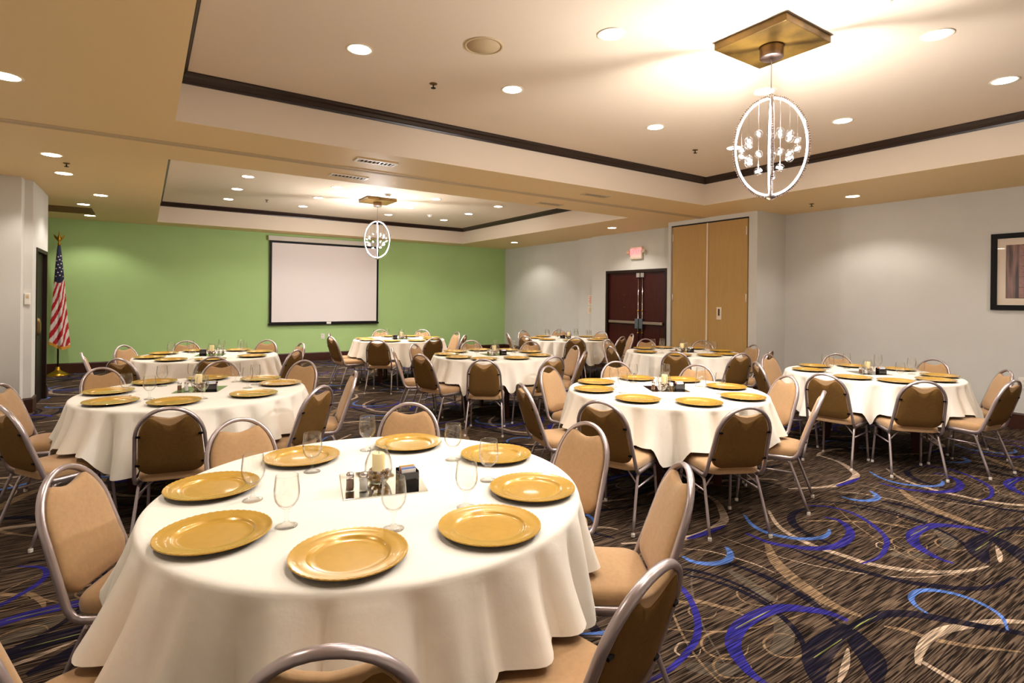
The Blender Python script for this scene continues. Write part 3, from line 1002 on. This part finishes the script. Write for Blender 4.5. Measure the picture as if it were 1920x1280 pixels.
obj('glazing', box(-0.019, -0.017, -fw + fb, fw - fb, -fh + fb, fh - fb), 'picture_glass', t)

# flag on a floor stand
FX, FY = -1.375, 13.70
t = thing('flag_stand', 'American flag furled on a brass-footed pole before the green wall', 'flag', (FX, FY, 0))
obj('stand_base', lathe([(0, 0), (0.19, 0), (0.19, 0.012), (0.13, 0.05), (0.055, 0.09), (0.035, 0.13), (0.035, 0.16), (0.018, 0.17), (0, 0.17)], 32), 'brass', t, True)
obj('pole', tube([(0, 0, 0.16), (0, 0, 2.50)], 0.014, seg=10), 'frame_brown', t, True)
fin = obj('finial', lathe([(0, 2.50), (0.02, 2.50), (0.028, 2.53), (0.012, 2.56), (0.03, 2.60), (0.036, 2.64), (0.02, 2.68), (0.008, 2.74), (0, 2.79)], 14), 'brass', t, True)
for s in (-1, 1):
    bm = bmesh.new()
    quad(bm, [(0, 0, 2.62), (s * 0.085, 0.01, 2.72), (s * 0.075, 0.012, 2.66), (s * 0.02, 0, 2.58)])
    bmesh.ops.solidify(bm, geom=bm.faces[:], thickness=0.008)
    obj('eagle_wing', bm, 'brass', fin)
# cloth: hangs in folds, widening downwards; stripes run diagonally round the drape
bm = bmesh.new()
NA, NZ = 128, 150
grid = []
for j in range(NZ + 1):
    s = j / NZ
    z = 2.50 - 1.86 * s
    row = []
    for i in range(NA):
        a = 2 * math.pi * i / NA
        rad = (0.022 + 0.115 * s ** 0.75) * (1 + 0.22 * s * math.sin(5 * a + 1.2) + 0.10 * s * math.sin(9 * a))
        row.append(bm.verts.new((rad * 0.98 * math.cos(a) + 0.012 * s, rad * 0.8 * math.sin(a) - 0.02 * s, z - (0.10 * s * max(0, math.sin(a * 1.0 + 2.4))) * (1 if s > 0.5 else 0.2 * s))))
    grid.append(row)
for j in range(NZ):
    for i in range(NA):
        f = bm.faces.new((grid[j][i], grid[j][(i + 1) % NA], grid[j + 1][(i + 1) % NA], grid[j + 1][i]))
        zc_ = 2.50 - 1.86 * (j + 0.5) / NZ
        aa = i / NA
        if zc_ > 1.86 + 0.08 * math.sin(2 * math.pi * aa):
            f.material_index = 2
        else:
            f.material_index = 0 if int(math.floor((zc_ - 0.95 * (abs((aa * 2) % 2 - 1))) / 0.13)) % 2 == 0 else 1
bm.faces.new(grid[0])
flag = obj('flag_cloth', bm, ['flag_red', 'flag_white', 'flag_navy'], t, True)
# gold fringe along the hem
def hem(i, extra=0.0):
    a = 2 * math.pi * i / NA
    s = 1.0
    rad = 0.137 * (1 + 0.22 * math.sin(5 * a + 1.2) + 0.10 * math.sin(9 * a)) + extra
    return Vector((rad * 0.98 * math.cos(a) + 0.012, rad * 0.8 * math.sin(a) - 0.02, 0.64 - 0.10 * max(0, math.sin(a + 2.4))))
bm = bmesh.new()
tp = [bm.verts.new(hem(i, 0.003) + Vector((0, 0, 0.012))) for i in range(NA)]
lo = [bm.verts.new(hem(i, 0.004) - Vector((0, 0, 0.05 - 0.012 * (i % 2)))) for i in range(NA)]
for i in range(NA):
    bm.faces.new((tp[i], tp[(i + 1) % NA], lo[(i + 1) % NA], lo[i]))
obj('fringe', bm, 'fringe', flag)
for k in range(18):      # white stars on the navy canton
    zz = 2.30 - 0.075 * (k // 3) - 0.02 * (k % 2)
    a = math.radians(-150 + 50 * (k % 3) + 25 * ((k // 3) % 2))
    s = (2.50 - zz) / 1.86
    rad = (0.022 + 0.115 * s ** 0.75) * (1 + 0.22 * s * math.sin(5 * a + 1.2) + 0.10 * s * math.sin(9 * a)) + 0.003
    c = Vector((rad * 0.98 * math.cos(a) + 0.012 * s, rad * 0.8 * math.sin(a) - 0.02 * s, zz))
    nrm = Vector((math.cos(a), math.sin(a), 0))
    tg = Vector((-nrm.y, nrm.x, 0))
    bm = bmesh.new()
    vs_ = [bm.verts.new(c + (tg * math.cos(math.pi / 2 + q * math.pi / 5) + Vector((0, 0, 1)) * math.sin(math.pi / 2 + q * math.pi / 5)) * (0.017 if q % 2 == 0 else 0.008)) for q in range(10)]
    bm.faces.new(vs_)
    obj('star', bm, 'flag_white', flag)

# ------------------------------------------------------------------ banquet chair
TILT = math.radians(19)
SB, CB = math.sin(TILT), math.cos(TILT)
BY, BZ = -0.205, 0.405
def bfr(u, v, h):          # back plane: u across, v up the back, h towards the sitter
    return (u, BY - v * SB + h * CB, BZ + v * CB + h * SB)
HV = (0.895 - BZ) / CB     # hoop height along the back
TOP_OFF = -(BY - HV * SB)  # how far the hoop top lies behind the seat centre
def make_chair():
    root = thing('banquet_chair', 'tan banquet chair', 'chair')
    hoop = []
    hoop += [(-0.196, 0.17, 0.392), (-0.200, 0.0, 0.392), (-0.203, -0.13, 0.392), (-0.204, -0.165, 0.394), (-0.204, -0.19, 0.402)]
    side = [bfr(-0.204 + 0.016 * s, 0.03 + 0.25 * s, 0) for s in (0, 0.25, 0.5, 0.75, 1)]
    arch = [bfr(-0.188 * math.cos(math.pi * k / 20) , 0.28 + (HV - 0.28 - 0.012) * math.sin(math.pi * k / 20) ** 0.92 if 0 < k < 20 else 0.28, 0) for k in range(1, 20)]
    left = hoop + side
    right = [(-x, y, z) for x, y, z in left[::-1]]
    obj('back_frame', tube(left + arch + right, 0.0115, 0.0155, 10, side=(0, 1, 0)), 'chair_metal', root, True)
    # padded back with a dipped top edge (hand hold)
    out = []
    def edge(v):
        if v <= 0.28:
            return 0.204 - 0.016 * max(0, v - 0.03) / 0.25 - 0.013
        q = min(1, (v - 0.28) / (HV - 0.28 - 0.012))
        return 0.188 * math.cos(math.asin(q ** (1 / 0.92))) - 0.013
    for k in range(7):
        a = math.radians(-90 + 15 * k)
        out.append((0.110 + 0.078 * math.cos(a), 0.135 + 0.080 * math.sin(a)))
    for v in (0.18, 0.23, 0.28, 0.32, 0.36, 0.395, 0.42, 0.44, 0.456):
        out.append((edge(v) - 0.002, v))
    for u in (0.088, 0.07, 0.052, 0.034, 0.016):
        out.append((u, 0.437 + 0.026 * (u / 0.1) ** 1.6))
    out = out + [(0.0, 0.4365)] + [(-u, v) for u, v in out[::-1]]
    obj('backrest', pillow(out, bfr, [(1, 0.002), (0.985, 0.012), (0.94, 0.02), (0.8, 0.026), (0.45, 0.029)], [(1, -0.004), (0.985, -0.010)]), 'fabric_tan', root, True)
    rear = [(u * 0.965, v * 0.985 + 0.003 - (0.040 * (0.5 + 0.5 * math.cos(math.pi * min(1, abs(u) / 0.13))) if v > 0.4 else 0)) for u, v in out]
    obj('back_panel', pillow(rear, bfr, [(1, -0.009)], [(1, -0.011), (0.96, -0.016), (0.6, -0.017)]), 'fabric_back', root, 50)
    for s in (-1, 1):
        for v in (0.13, 0.33):
            obj('bracket', pillow([(s * (edge(v) - 0.018), v - 0.005), (s * (edge(v) + 0.006), v - 0.005), (s * (edge(v) + 0.006), v + 0.005), (s * (edge(v) - 0.018), v + 0.005)], bfr, [(1, -0.012)], [(1, -0.021)]), 'black', root)
    seat = []
    for u, v in rounded_rect(-0.205, 0.205, -0.215, 0.215, 0.075, 6):
        seat.append((u * (1 - 0.10 * max(0, -v) / 0.215), v))
    obj('seat', pillow(seat, lambda u, v, h: (u, v, 0.402 + h), [(1, 0.008), (1.012, 0.025), (1.0, 0.042), (0.95, 0.058), (0.82, 0.066), (0.45, 0.070)], [(1, 0.006), (0.96, 0.001)]), 'fabric_tan', root, True)
    for s in (-1, 1):
        fl = tube(catmull([(s * 0.186, 0.02, 0.372), (s * 0.188, 0.12, 0.372), (s * 0.190, 0.165, 0.362), (s * 0.193, 0.185, 0.33), (s * 0.205, 0.215, 0.02)], 4), 0.0105, 0.0105, 8)
        L = obj('leg', fl, 'chair_metal', root, True)
        obj('glide', lathe([(0, 0), (0.013, 0), (0.013, 0.018), (0.011, 0.022), (0, 0.022)], 10), 'glide', L, loc=(s * 0.2055, 0.2155, 0))
        rl = tube(catmull([(s * 0.186, 0.02, 0.372), (s * 0.188, -0.10, 0.372), (s * 0.190, -0.145, 0.362), (s * 0.194, -0.168, 0.33), (s * 0.214, -0.285, 0.02)], 4), 0.0105, 0.0105, 8)
        L = obj('leg', rl, 'chair_metal', root, True)
        obj('glide', lathe([(0, 0), (0.013, 0), (0.013, 0.018), (0.011, 0.022), (0, 0.022)], 10), 'glide', L, loc=(s * 0.2145, -0.2865, 0))
        obj('stretcher', tube([(s * 0.196, 0.19, 0.288), (s * 0.197, -0.184, 0.288)], 0.007, seg=8), 'chair_metal', root, True)
        obj('brace', tube([(s * 0.196, -0.178, 0.315), (s * 0.12, -0.14, 0.385), (s * 0.09, -0.12, 0.398)], 0.006, seg=6), 'chair_metal', root, True)
    return root
chair0 = make_chair()
remember(chair0)
chair_used = False
def place_chair(loc, rz, label, group):
    global chair_used
    if not chair_used:
        chair_used = True
        chair0.location = loc
        chair0.rotation_euler = (0, 0, rz)
        chair0['label'] = label
        chair0['group'] = group
        return chair0
    return copy_tree(chair0, loc, rz, label, group)

# ------------------------------------------------------------------ table settings
TR, TZ = 0.84, 0.783
def charger_mesh():
    bm = bmesh.new()
    seg = 96
    prof = [(0.0, 0.007), (0.095, 0.007), (0.112, 0.008), (0.118, 0.011), (0.121, 0.015), (0.126, 0.017), (0.150, 0.019), (0.166, 0.021), (0.170, 0.0225), (0.1735, 0.0225), (0.175, 0.020)]
    und = [(0.175, 0.020), (0.170, 0.017), (0.125, 0.011), (0.116, 0.002), (0.112, 0.0), (0.0, 0.0)]
    add_lathe(bm, prof, seg, mi=0)
    add_lathe(bm, und, seg, mi=1)
    for v in bm.verts:            # beaded rim
        r = math.hypot(v.co.x, v.co.y)
        if 0.1695 < r < 0.1738 and v.co.z > 0.022:
            k = round(math.atan2(v.co.y, v.co.x) / (2 * math.pi) * seg)
            v.co.z += 0.0014 if k % 2 else -0.0004
    return bm
charger0 = obj('charger_plate', charger_mesh(), ['charger_gold', 'charger_under'], None, 35)
charger_me = charger0.data
bpy.data.objects.remove(charger0)
def goblet_mesh():
    prof = [(0.0, 0.0), (0.036, 0.0), (0.037, 0.002), (0.030, 0.005), (0.012, 0.011), (0.006, 0.020), (0.0055, 0.040), (0.009, 0.047), (0.0065, 0.053),
            (0.012, 0.060), (0.028, 0.072), (0.039, 0.090), (0.0425, 0.108), (0.0425, 0.125), (0.040, 0.150), (0.0375, 0.174), (0.0368, 0.1755), (0.036, 0.174),
            (0.0385, 0.150), (0.041, 0.125), (0.041, 0.108), (0.0375, 0.091), (0.027, 0.0745), (0.012, 0.066), (0.0, 0.064)]
    return lathe(prof, 28)
g0 = obj('water_goblet', goblet_mesh(), 'clear_glass', None, True)
goblet_me = g0.data
bpy.data.objects.remove(g0)

def make_candle_holder():
    root = thing('candle_holder', 'hurricane', 'candle holder')
    prof = [(0.0, 0.0), (0.032, 0.0), (0.036, 0.004), (0.050, 0.025), (0.058, 0.055), (0.056, 0.085), (0.046, 0.115), (0.038, 0.130), (0.037, 0.142), (0.040, 0.148),
            (0.0385, 0.148), (0.0355, 0.142), (0.0365, 0.130), (0.0445, 0.115), (0.0545, 0.085), (0.0565, 0.055), (0.0485, 0.026), (0.034, 0.006), (0.0, 0.004)]
    obj('glass_globe', lathe(prof, 32), 'globe_glass', root, True)
    rnd = random.Random(5)
    bm = bmesh.new()
    for k in range(46):
        z = 0.012 + 0.04 * rnd.random()
        R = (0.030 if z < 0.02 else 0.042)
        a = rnd.random() * 6.283
        r = R * math.sqrt(rnd.uniform(0.2, 1))
        g = bmesh.ops.create_icosphere(bm, subdivisions=2, radius=0.008)
        for v in g['verts']:
            v.co += Vector((r * math.cos(a), r * math.sin(a), z))
        mi = k % 2
        for f in {f for v in g['verts'] for f in v.link_faces}:
            f.material_index = mi
    o = obj('glass_beads', bm, ['bead_gold', 'bead_clear'], root, True)
    o['kind'] = 'stuff'
    return root
holder0 = remember(make_candle_holder())
candle_me = None
def make_candle():
    root = thing('pillar_candle', 'candle', 'candle')
    obj('wax_pillar', lathe([(0, 0), (0.026, 0), (0.0265, 0.004), (0.0265, 0.068), (0.024, 0.072), (0.014, 0.069), (0, 0.067)], 24), 'candle_wax', root, 40)
    obj('wick', tube([(0, 0, 0.066), (0.001, 0, 0.078)], 0.0012, seg=5), 'black', root)
    return root
candle0 = remember(make_candle())
def make_shaker(contents):
    root = thing('pepper_shaker' if contents == 'pepper' else 'salt_shaker', 'shaker', 'shaker')
    obj('glass_body', lathe([(0, 0), (0.017, 0), (0.018, 0.003), (0.0165, 0.03), (0.0145, 0.058), (0.0135, 0.058), (0.0155, 0.03), (0.016, 0.005), (0, 0.004)], 12), 'clear_glass', root)
    obj('contents', lathe([(0, 0.0045), (0.0150, 0.0055), (0.0148, 0.03), (0.0138, 0.046), (0, 0.046)], 12), contents, root)
    obj('cap', lathe([(0.0145, 0.056), (0.0158, 0.058), (0.0158, 0.068), (0.011, 0.075), (0, 0.077)], 16), 'chrome', root, True)
    return root
salt0 = remember(make_shaker('salt'))
pepper0 = remember(make_shaker('pepper'))
def make_caddy():
    root = thing('sugar_caddy', 'caddy', 'caddy')
    w, d, h, t_ = 0.042, 0.030, 0.058, 0.003
    obj('caddy_wall', box(-w, w, -d, -d + t_, t_, h * 0.92, 0.001), 'black_gloss', root)
    obj('caddy_wall', box(-w, w, d - t_, d, t_, h * 1.12, 0.001), 'black_gloss', root)
    obj('caddy_wall', box(-w, -w + t_, -d + t_, d - t_, t_, h, 0.001), 'black_gloss', root)
    obj('caddy_wall', box(w - t_, w, -d + t_, d - t_, t_, h, 0.001), 'black_gloss', root)
    obj('caddy_floor', box(-w, w, -d, d, 0, t_), 'black_gloss', root)
    return root
caddy0 = remember(make_caddy())
pk_meshes = []
for m_ in ('packet_white', 'packet_blue', 'packet_pink', 'packet_yellow'):
    o = obj('sweetener_packet', box(-0.030, 0.030, -0.0011, 0.0011, 0.0, 0.064, 0.0006), m_)
    pk_meshes.append(o.data)
    bpy.data.objects.remove(o)
mir = obj('mirror_tile', box(-0.165, 0.165, -0.165, 0.165, 0, 0.004, 0.001), 'mirror')
mirror_me = mir.data
bpy.data.objects.remove(mir)

first = {}
def put(proto, loc, rz, label, group):
    if proto.name not in first:
        first[proto.name] = True
        proto.location = loc
        proto.rotation_euler = (0, 0, rz)
        proto['label'] = label
        proto['group'] = group
        return proto
    return copy_tree(proto, loc, rz, label, group)

TABLES = {
    1: dict(c=(0.816,2.231), chairs=[(-0.27,2.79),(-0.38,1.80),(0.30,1.08),(1.11,0.96),(1.88,1.50),(2.06,2.30),(1.44,3.34),(0.45,3.34)],
       plates=[(0.65,153),(0.69,-162),(0.65,-117),(0.67,-75),(0.65,-38),(0.65,8),(0.63,55),(0.57,108)], glasses=[(0.47,169),(0.49,-150),(0.46,-103),(0.48,-64),(0.47,-24),(0.48,20),(0.56,75),(0.41,119)]),
    2: dict(c=(0.368,5.248), chairs=[(-0.75,4.54),(-0.91,5.59),(-0.34,6.38),(0.68,6.48),(1.44,6.13),(1.62,4.99),(1.14,4.30),(0.13,3.93)],
       plates=[(0.63,162),(0.65,-150),(0.58,-108),(0.60,-53),(0.65,-1),(0.73,33),(0.67,78),(0.67,116)], glasses=[(0.48,-176),(0.43,-140),(0.49,122),(0.55,90),(0.48,-89),(0.49,46),(0.38,-12),(0.49,11)]),
    3: dict(c=(0.704,8.240), chairs=[(-0.61,8.11),(-0.24,9.08),(0.52,9.55),(1.61,9.27),(1.93,8.42),(1.62,7.35),(-0.23,7.20),(0.65,6.98)],
       plates=None, glasses=None),
    4: dict(c=(4.065,6.545), chairs=[(2.76,6.14),(3.17,5.32),(4.07,5.18),(4.86,5.52),(5.30,6.23),(5.18,7.19),(4.41,7.81),(3.29,7.54),(2.76,7.03)],
       plates=[(0.74,117),(0.67,155),(0.69,-167),(0.66,-133),(0.58,-91),(0.63,-44),(0.79,4),(0.72,40),(0.87,78)], glasses=None),
    5: dict(c=(4.020,9.860), chairs=[(2.66,9.62),(2.84,10.36),(3.11,8.56),(4.15,8.60),(4.96,8.99),(5.10,9.82),(4.97,10.89),(4.15,11.24)],
       plates=None, glasses=None),
    6: dict(c=(7.050,8.570), chairs=[(5.94,9.08),(6.79,9.69),(5.81,8.29),(7.75,9.72),(8.24,8.85),(6.40,7.55),(7.41,7.39),(8.18,7.89)],
       plates=None, glasses=None),
    7: dict(c=(3.820,3.288), chairs=[(2.51,3.64),(3.41,4.47),(4.35,4.45),(4.92,3.80),(4.94,2.81),(4.32,2.18),(3.25,2.11),(2.55,2.76)],
       plates=[(0.65,-158),(0.69,-117),(0.65,-71),(0.60,-21),(0.62,26),(0.62,67),(0.65,115),(0.65,155)], glasses=None),
    8: dict(c=(6.860,5.580), chairs=[(6.50,6.86),(5.68,5.93),(7.34,6.78),(7.98,6.06),(5.86,4.88),(6.50,4.33),(7.97,5.10),(7.26,4.38)],
       plates=None, glasses=None),
    9: dict(c=(6.680,2.885), chairs=[(5.73,3.65),(6.69,4.01),(7.60,3.69),(8.02,2.74),(7.43,1.90),(6.50,1.61),(5.68,2.01),(5.38,2.72)],
       plates=[(0.69,82),(0.60,128),(0.81,39),(0.59,-171),(0.65,-136),(0.62,-92),(0.67,-51),(0.73,-2)], glasses=None),
}

TABLE_NAME = {1: 'flag-side table third from green wall', 2: 'flag-side table second from green wall', 3: 'flag-side table nearest green wall',
              7: 'middle table third from green wall', 4: 'middle table second from green wall', 5: 'middle table nearest green wall',
              9: 'exit-side table third from green wall', 8: 'exit-side table second from green wall', 6: 'exit-side table nearest green wall'}
DIRS = [(-90, 'facing green wall'), (-45, 'facing flag corner'), (0, 'facing single-door wall'), (45, 'backing exit-wall corner'),
        (90, 'backing green wall'), (135, 'backing flag corner'), (180, 'facing exit-sign wall'), (-135, 'facing exit-wall corner')]
def angdiff(a, b_):
    return (a - b_ + 180) % 360 - 180
def name_dirs(angs):
    """one direction phrase for each seat; a ninth seat gets its own phrase"""
    order = sorted(range(len(angs)), key=lambda i: angs[i])
    best = None
    names = [d for _, d in sorted(DIRS, key=lambda q: q[0])]
    base = [a for a, _ in sorted(DIRS, key=lambda q: q[0])]
    m = len(angs)
    res = {}
    if m == 8:
        for sh in range(8):
            c = sum(abs(angdiff(angs[order[i]], base[(i + sh) % 8])) for i in range(8))
            if best is None or c < best[0]:
                best = (c, sh)
        for i in range(8):
            res[order[i]] = names[(i + best[1]) % 8]
    else:
        for drop in range(m):
            rest = [o for j, o in enumerate(order) if j != drop]
            for sh in range(8):
                c = sum(abs(angdiff(angs[rest[i]], base[(i + sh) % 8])) for i in range(8))
                if best is None or c < best[0]:
                    best = (c, sh, drop)
        rest = [o for j, o in enumerate(order) if j != best[2]]
        for i in range(8):
            res[rest[i]] = names[(i + best[1]) % 8]
        res[order[best[2]]] = 'squeezed in as ninth seat'
    return res

def tablecloth(name, c, seats, seed, sway=0.0):
    """round cloth: flat top, rolled edge, skirt in folds that lifts where it meets a chair seat"""
    rnd = random.Random(seed)
    NS, NT = 288, 16
    ph = [rnd.random() * 6.283 for _ in range(6)]
    nf = [rnd.choice((22, 24, 26)), rnd.choice((34, 37, 41)), rnd.choice((7, 9, 11))]
    bm = bmesh.new()
    centre = bm.verts.new((0, 0, 0))
    rings = []
    def lift(a):
        return max([0.0] + [max(0.0, min(1.0, (17.5 - abs(angdiff(a, s))) / 5.0)) for s in seats])
    rowdef = [(r, 0.0) for r in (0.25, 0.5, 0.68, 0.78, 0.815)]
    for r, _ in rowdef:
        rings.append([bm.verts.new((r * math.cos(2 * math.pi * i / NS), r * math.sin(2 * math.pi * i / NS), 0)) for i in range(NS)])
    for rr, dz in ((TR - 0.008, -0.002), (TR, -0.009), (TR + 0.004, -0.02)):
        rings.append([bm.verts.new((rr * math.cos(2 * math.pi * i / NS), rr * math.sin(2 * math.pi * i / NS), dz)) for i in range(NS)])
    for j in range(1, NT + 1):
        s = j / NT
        row = []
        for i in range(NS):
            th = 2 * math.pi * i / NS
            a = math.degrees(th)
            L = lift(a)
            L = L * L * (3 - 2 * L)
            drop_free = 0.405 + 0.018 * math.sin(2 * th + ph[0]) + 0.012 * math.sin(5 * th + ph[1])
            drop_seat = 0.289
            drop = drop_free * (1 - L) + drop_seat * L
            m1 = 0.75 + 0.35 * math.sin(2 * th + ph[5]) * math.sin(3 * th + ph[4])
            p1 = abs(math.sin(nf[0] * th / 2 + ph[2] + 0.9 * math.sin(2 * th + ph[0]) )) * 2 - 1.2
            p2 = math.sin(nf[1] * th + ph[3] + 0.8 * math.sin(4 * th))
            p3 = math.sin(nf[2] * th + ph[4])
            amp = 0.072 * m1 * p1 + 0.011 * p2 + 0.016 * p3
            fold = amp * s ** 0.65 * (1 - 0.3 * L)
            rr = TR + 0.004 + (0.062 + 0.018 * math.sin(2 * th + ph[1]) - sway * math.cos(th)) * s + fold + L * 0.03 * s ** 2
            z = -0.02 - (drop - 0.02) * s
            sl = L * s ** 3
            row.append(bm.verts.new((rr * math.cos(th), rr * math.sin(th), z + sl * 0.006)))
        rings.append(row)
    for i in range(NS):
        bm.faces.new((centre, rings[0][i], rings[0][(i + 1) % NS]))
    for a_, b_ in zip(rings, rings[1:]):
        for i in range(NS):
            bm.faces.new((a_[i], b_[i], b_[(i + 1) % NS], a_[(i + 1) % NS]))
    o = obj('tablecloth', bm, 'linen', None, True, loc=(c[0], c[1], TZ))
    return tag(o, 'ivory linen cloth draped over the ' + name, 'tablecloth', 'ivory cloths on the round tables')

def round_table(c, label):
    t = thing('banquet_table', label, 'table', (c[0], c[1], 0), random.Random(c[0]).random() * 3, 'round banquet tables')
    obj('tabletop', lathe([(0, TZ - 0.032), (TR - 0.02, TZ - 0.032), (TR - 0.012, TZ - 0.026), (TR - 0.012, TZ - 0.010), (TR - 0.02, TZ - 0.004), (0, TZ - 0.004)], 64), 'table_wood', t, 40)
    for k in range(4):
        a = math.radians(45 + 90 * k)
        d = Vector((math.cos(a), math.sin(a), 0))
        p = Vector((-d.y, d.x, 0))
        bm = bmesh.new()
        vs_ = []
        for z, r0, r1 in ((0.0, 0.40, 0.47), (TZ - 0.033, 0.34, 0.47)):
            for rr, sgn in ((r0, -1), (r1, -1), (r1, 1), (r0, 1)):
                q = d * rr + p * (0.018 * sgn)
                vs_.append(bm.verts.new((q.x, q.y, z)))
        for f in ((0, 1, 2, 3), (7, 6, 5, 4), (0, 4, 5, 1), (1, 5, 6, 2), (2, 6, 7, 3), (3, 7, 4, 0)):
            bm.faces.new([vs_[i] for i in f])
        obj('leg', bm, 'table_wood', t)
    for s in (-1, 1):
        obj('rail', tube([(-0.30, s * 0.30, 0.30), (0.30, s * 0.30, 0.30)], 0.014, seg=8), 'table_wood', t)

CENTRE_ROT = {1: -14, 2: -20, 3: 165, 4: -8, 5: 172, 6: 185, 7: -32, 8: -28, 9: -36}
for k, T in TABLES.items():
    c = T['c']
    nm = TABLE_NAME[k]
    cv = Vector((*c, 0))
    angs, pos = [], []
    for x, y in T['chairs']:
        angs.append(math.degrees(math.atan2(y - c[1], x - c[0])))
        rr = max(1.22, math.hypot(x - c[0], y - c[1]))
        pos.append((c[0] + rr * math.cos(math.radians(angs[-1])), c[1] + rr * math.sin(math.radians(angs[-1]))))
    dn = name_dirs(angs)
    round_table(c, 'round banquet table under ivory cloth, ' + nm.replace(' table', ' one'))
    tablecloth(nm, c, angs, k, 0.04 if k == 1 else 0.0)
    turn = T.get('turn', {})
    for i, (x, y) in enumerate(pos):
        a = math.radians(angs[i] + turn.get(i, 0))
        d = Vector((-math.cos(a), -math.sin(a), 0))
        p = Vector((x, y, 0)) + d * TOP_OFF
        place_chair((p.x, p.y, 0), math.atan2(d.y, d.x) - math.pi / 2, 'tan banquet chair %s, %s' % (dn[i], nm), 'tan chairs around the tables')
    # charger plates and goblets
    plates = T['plates'] or [(0.645, a) for a in angs]
    plates = [(min(r, 0.652), a) for r, a in plates]
    pn = {}
    free = set(range(len(angs)))
    pairs = sorted(((abs(angdiff(plates[i][1], angs[j])), i, j) for i in range(len(plates)) for j in range(len(angs))))
    for _, i, j in pairs:
        if i not in pn and j in free:
            pn[i] = dn[j]
            free.discard(j)
    for i, (r, a) in enumerate(plates):
        ar = math.radians(a)
        o = obj('charger_plate', charger_me, None, None, loc=(c[0] + r * math.cos(ar), c[1] + r * math.sin(ar), TZ + 0.0005), rotz=ar)
        tag(o, 'gold charger plate for seat %s, %s' % (pn[i], nm), 'plate', 'gold charger plates')
    gl = T['glasses'] or [(0.45, a + 15) for r, a in plates]
    gp, free = {}, set(range(len(plates)))
    pairs = sorted(((abs(angdiff(gl[i][1], plates[j][1] + 12)), i, j) for i in range(len(gl)) for j in range(len(plates))))
    for _, i, j in pairs:
        if i not in gp and j in free:
            gp[i] = pn[j]
            free.discard(j)
    for i, (r, a) in enumerate(gl):
        # keep the foot clear of the plates
        for _ in range(12):
            ar = math.radians(a)
            q = Vector((r * math.cos(ar), r * math.sin(ar), 0))
            near = min((q - Vector((pr * math.cos(math.radians(pa)), pr * math.sin(math.radians(pa)), 0))).length for pr, pa in plates)
            if near > 0.215:
                break
            r -= 0.012
        o = obj('water_goblet', goblet_me, None, None, loc=(c[0] + q.x, c[1] + q.y, TZ + 0.0005))
        tag(o, 'clear stemmed goblet for seat %s, %s' % (gp.get(i, 'there'), nm), 'glass', 'clear water goblets')
    # centrepiece
    cr = math.radians(CENTRE_ROT[k])
    def at(dx, dy, z=TZ + 0.0045):
        return (c[0] + 0.03 + dx * math.cos(cr) - dy * math.sin(cr), c[1] + 0.02 + dx * math.sin(cr) + dy * math.cos(cr), z)
    o = obj('mirror_tile', mirror_me, None, None, loc=at(0, 0, TZ + 0.0003), rotz=cr)
    tag(o, 'square mirror tile at centre of the ' + nm, 'mirror', 'mirror tiles under the centrepieces')
    put(pepper0, at(-0.135, -0.075), cr, 'glass pepper shaker with metal cap, ' + nm, 'pepper shakers')
    put(salt0, at(-0.082, -0.085), cr, 'glass salt shaker with metal cap, ' + nm, 'salt shakers')
    put(holder0, at(-0.015, 0.0), cr, 'round glass candle globe with beads, ' + nm, 'glass candle globes')
    put(candle0, at(-0.015, 0.0, TZ + 0.0045 + 0.052), cr, 'cream pillar candle standing in glass globe, ' + nm, 'cream pillar candles')
    put(caddy0, at(0.098, -0.055), cr + 0.12, 'black sweetener caddy holding packets, ' + nm, 'black sweetener caddies')
    for q in range(8):
        dy = -0.022 + q * 0.0062
        x_, y_, z_ = at(0.098 - dy * math.sin(0.12), -0.055 + dy * math.cos(0.12))
        o = obj('sweetener_packet', pk_meshes[(0, 1, 0, 2, 2, 3, 3, 1)[q]], None, None, loc=(x_, y_, z_ + 0.0035 + 0.004 * (q % 3)), rotz=cr + 0.12)
        tag(o, '%s sweetener packet in black caddy, %s' % (('foremost white', 'foremost blue', 'second white', 'first pink', 'second pink', 'first yellow', 'second yellow', 'rearmost blue')[q], nm), 'packet', 'sweetener packets')
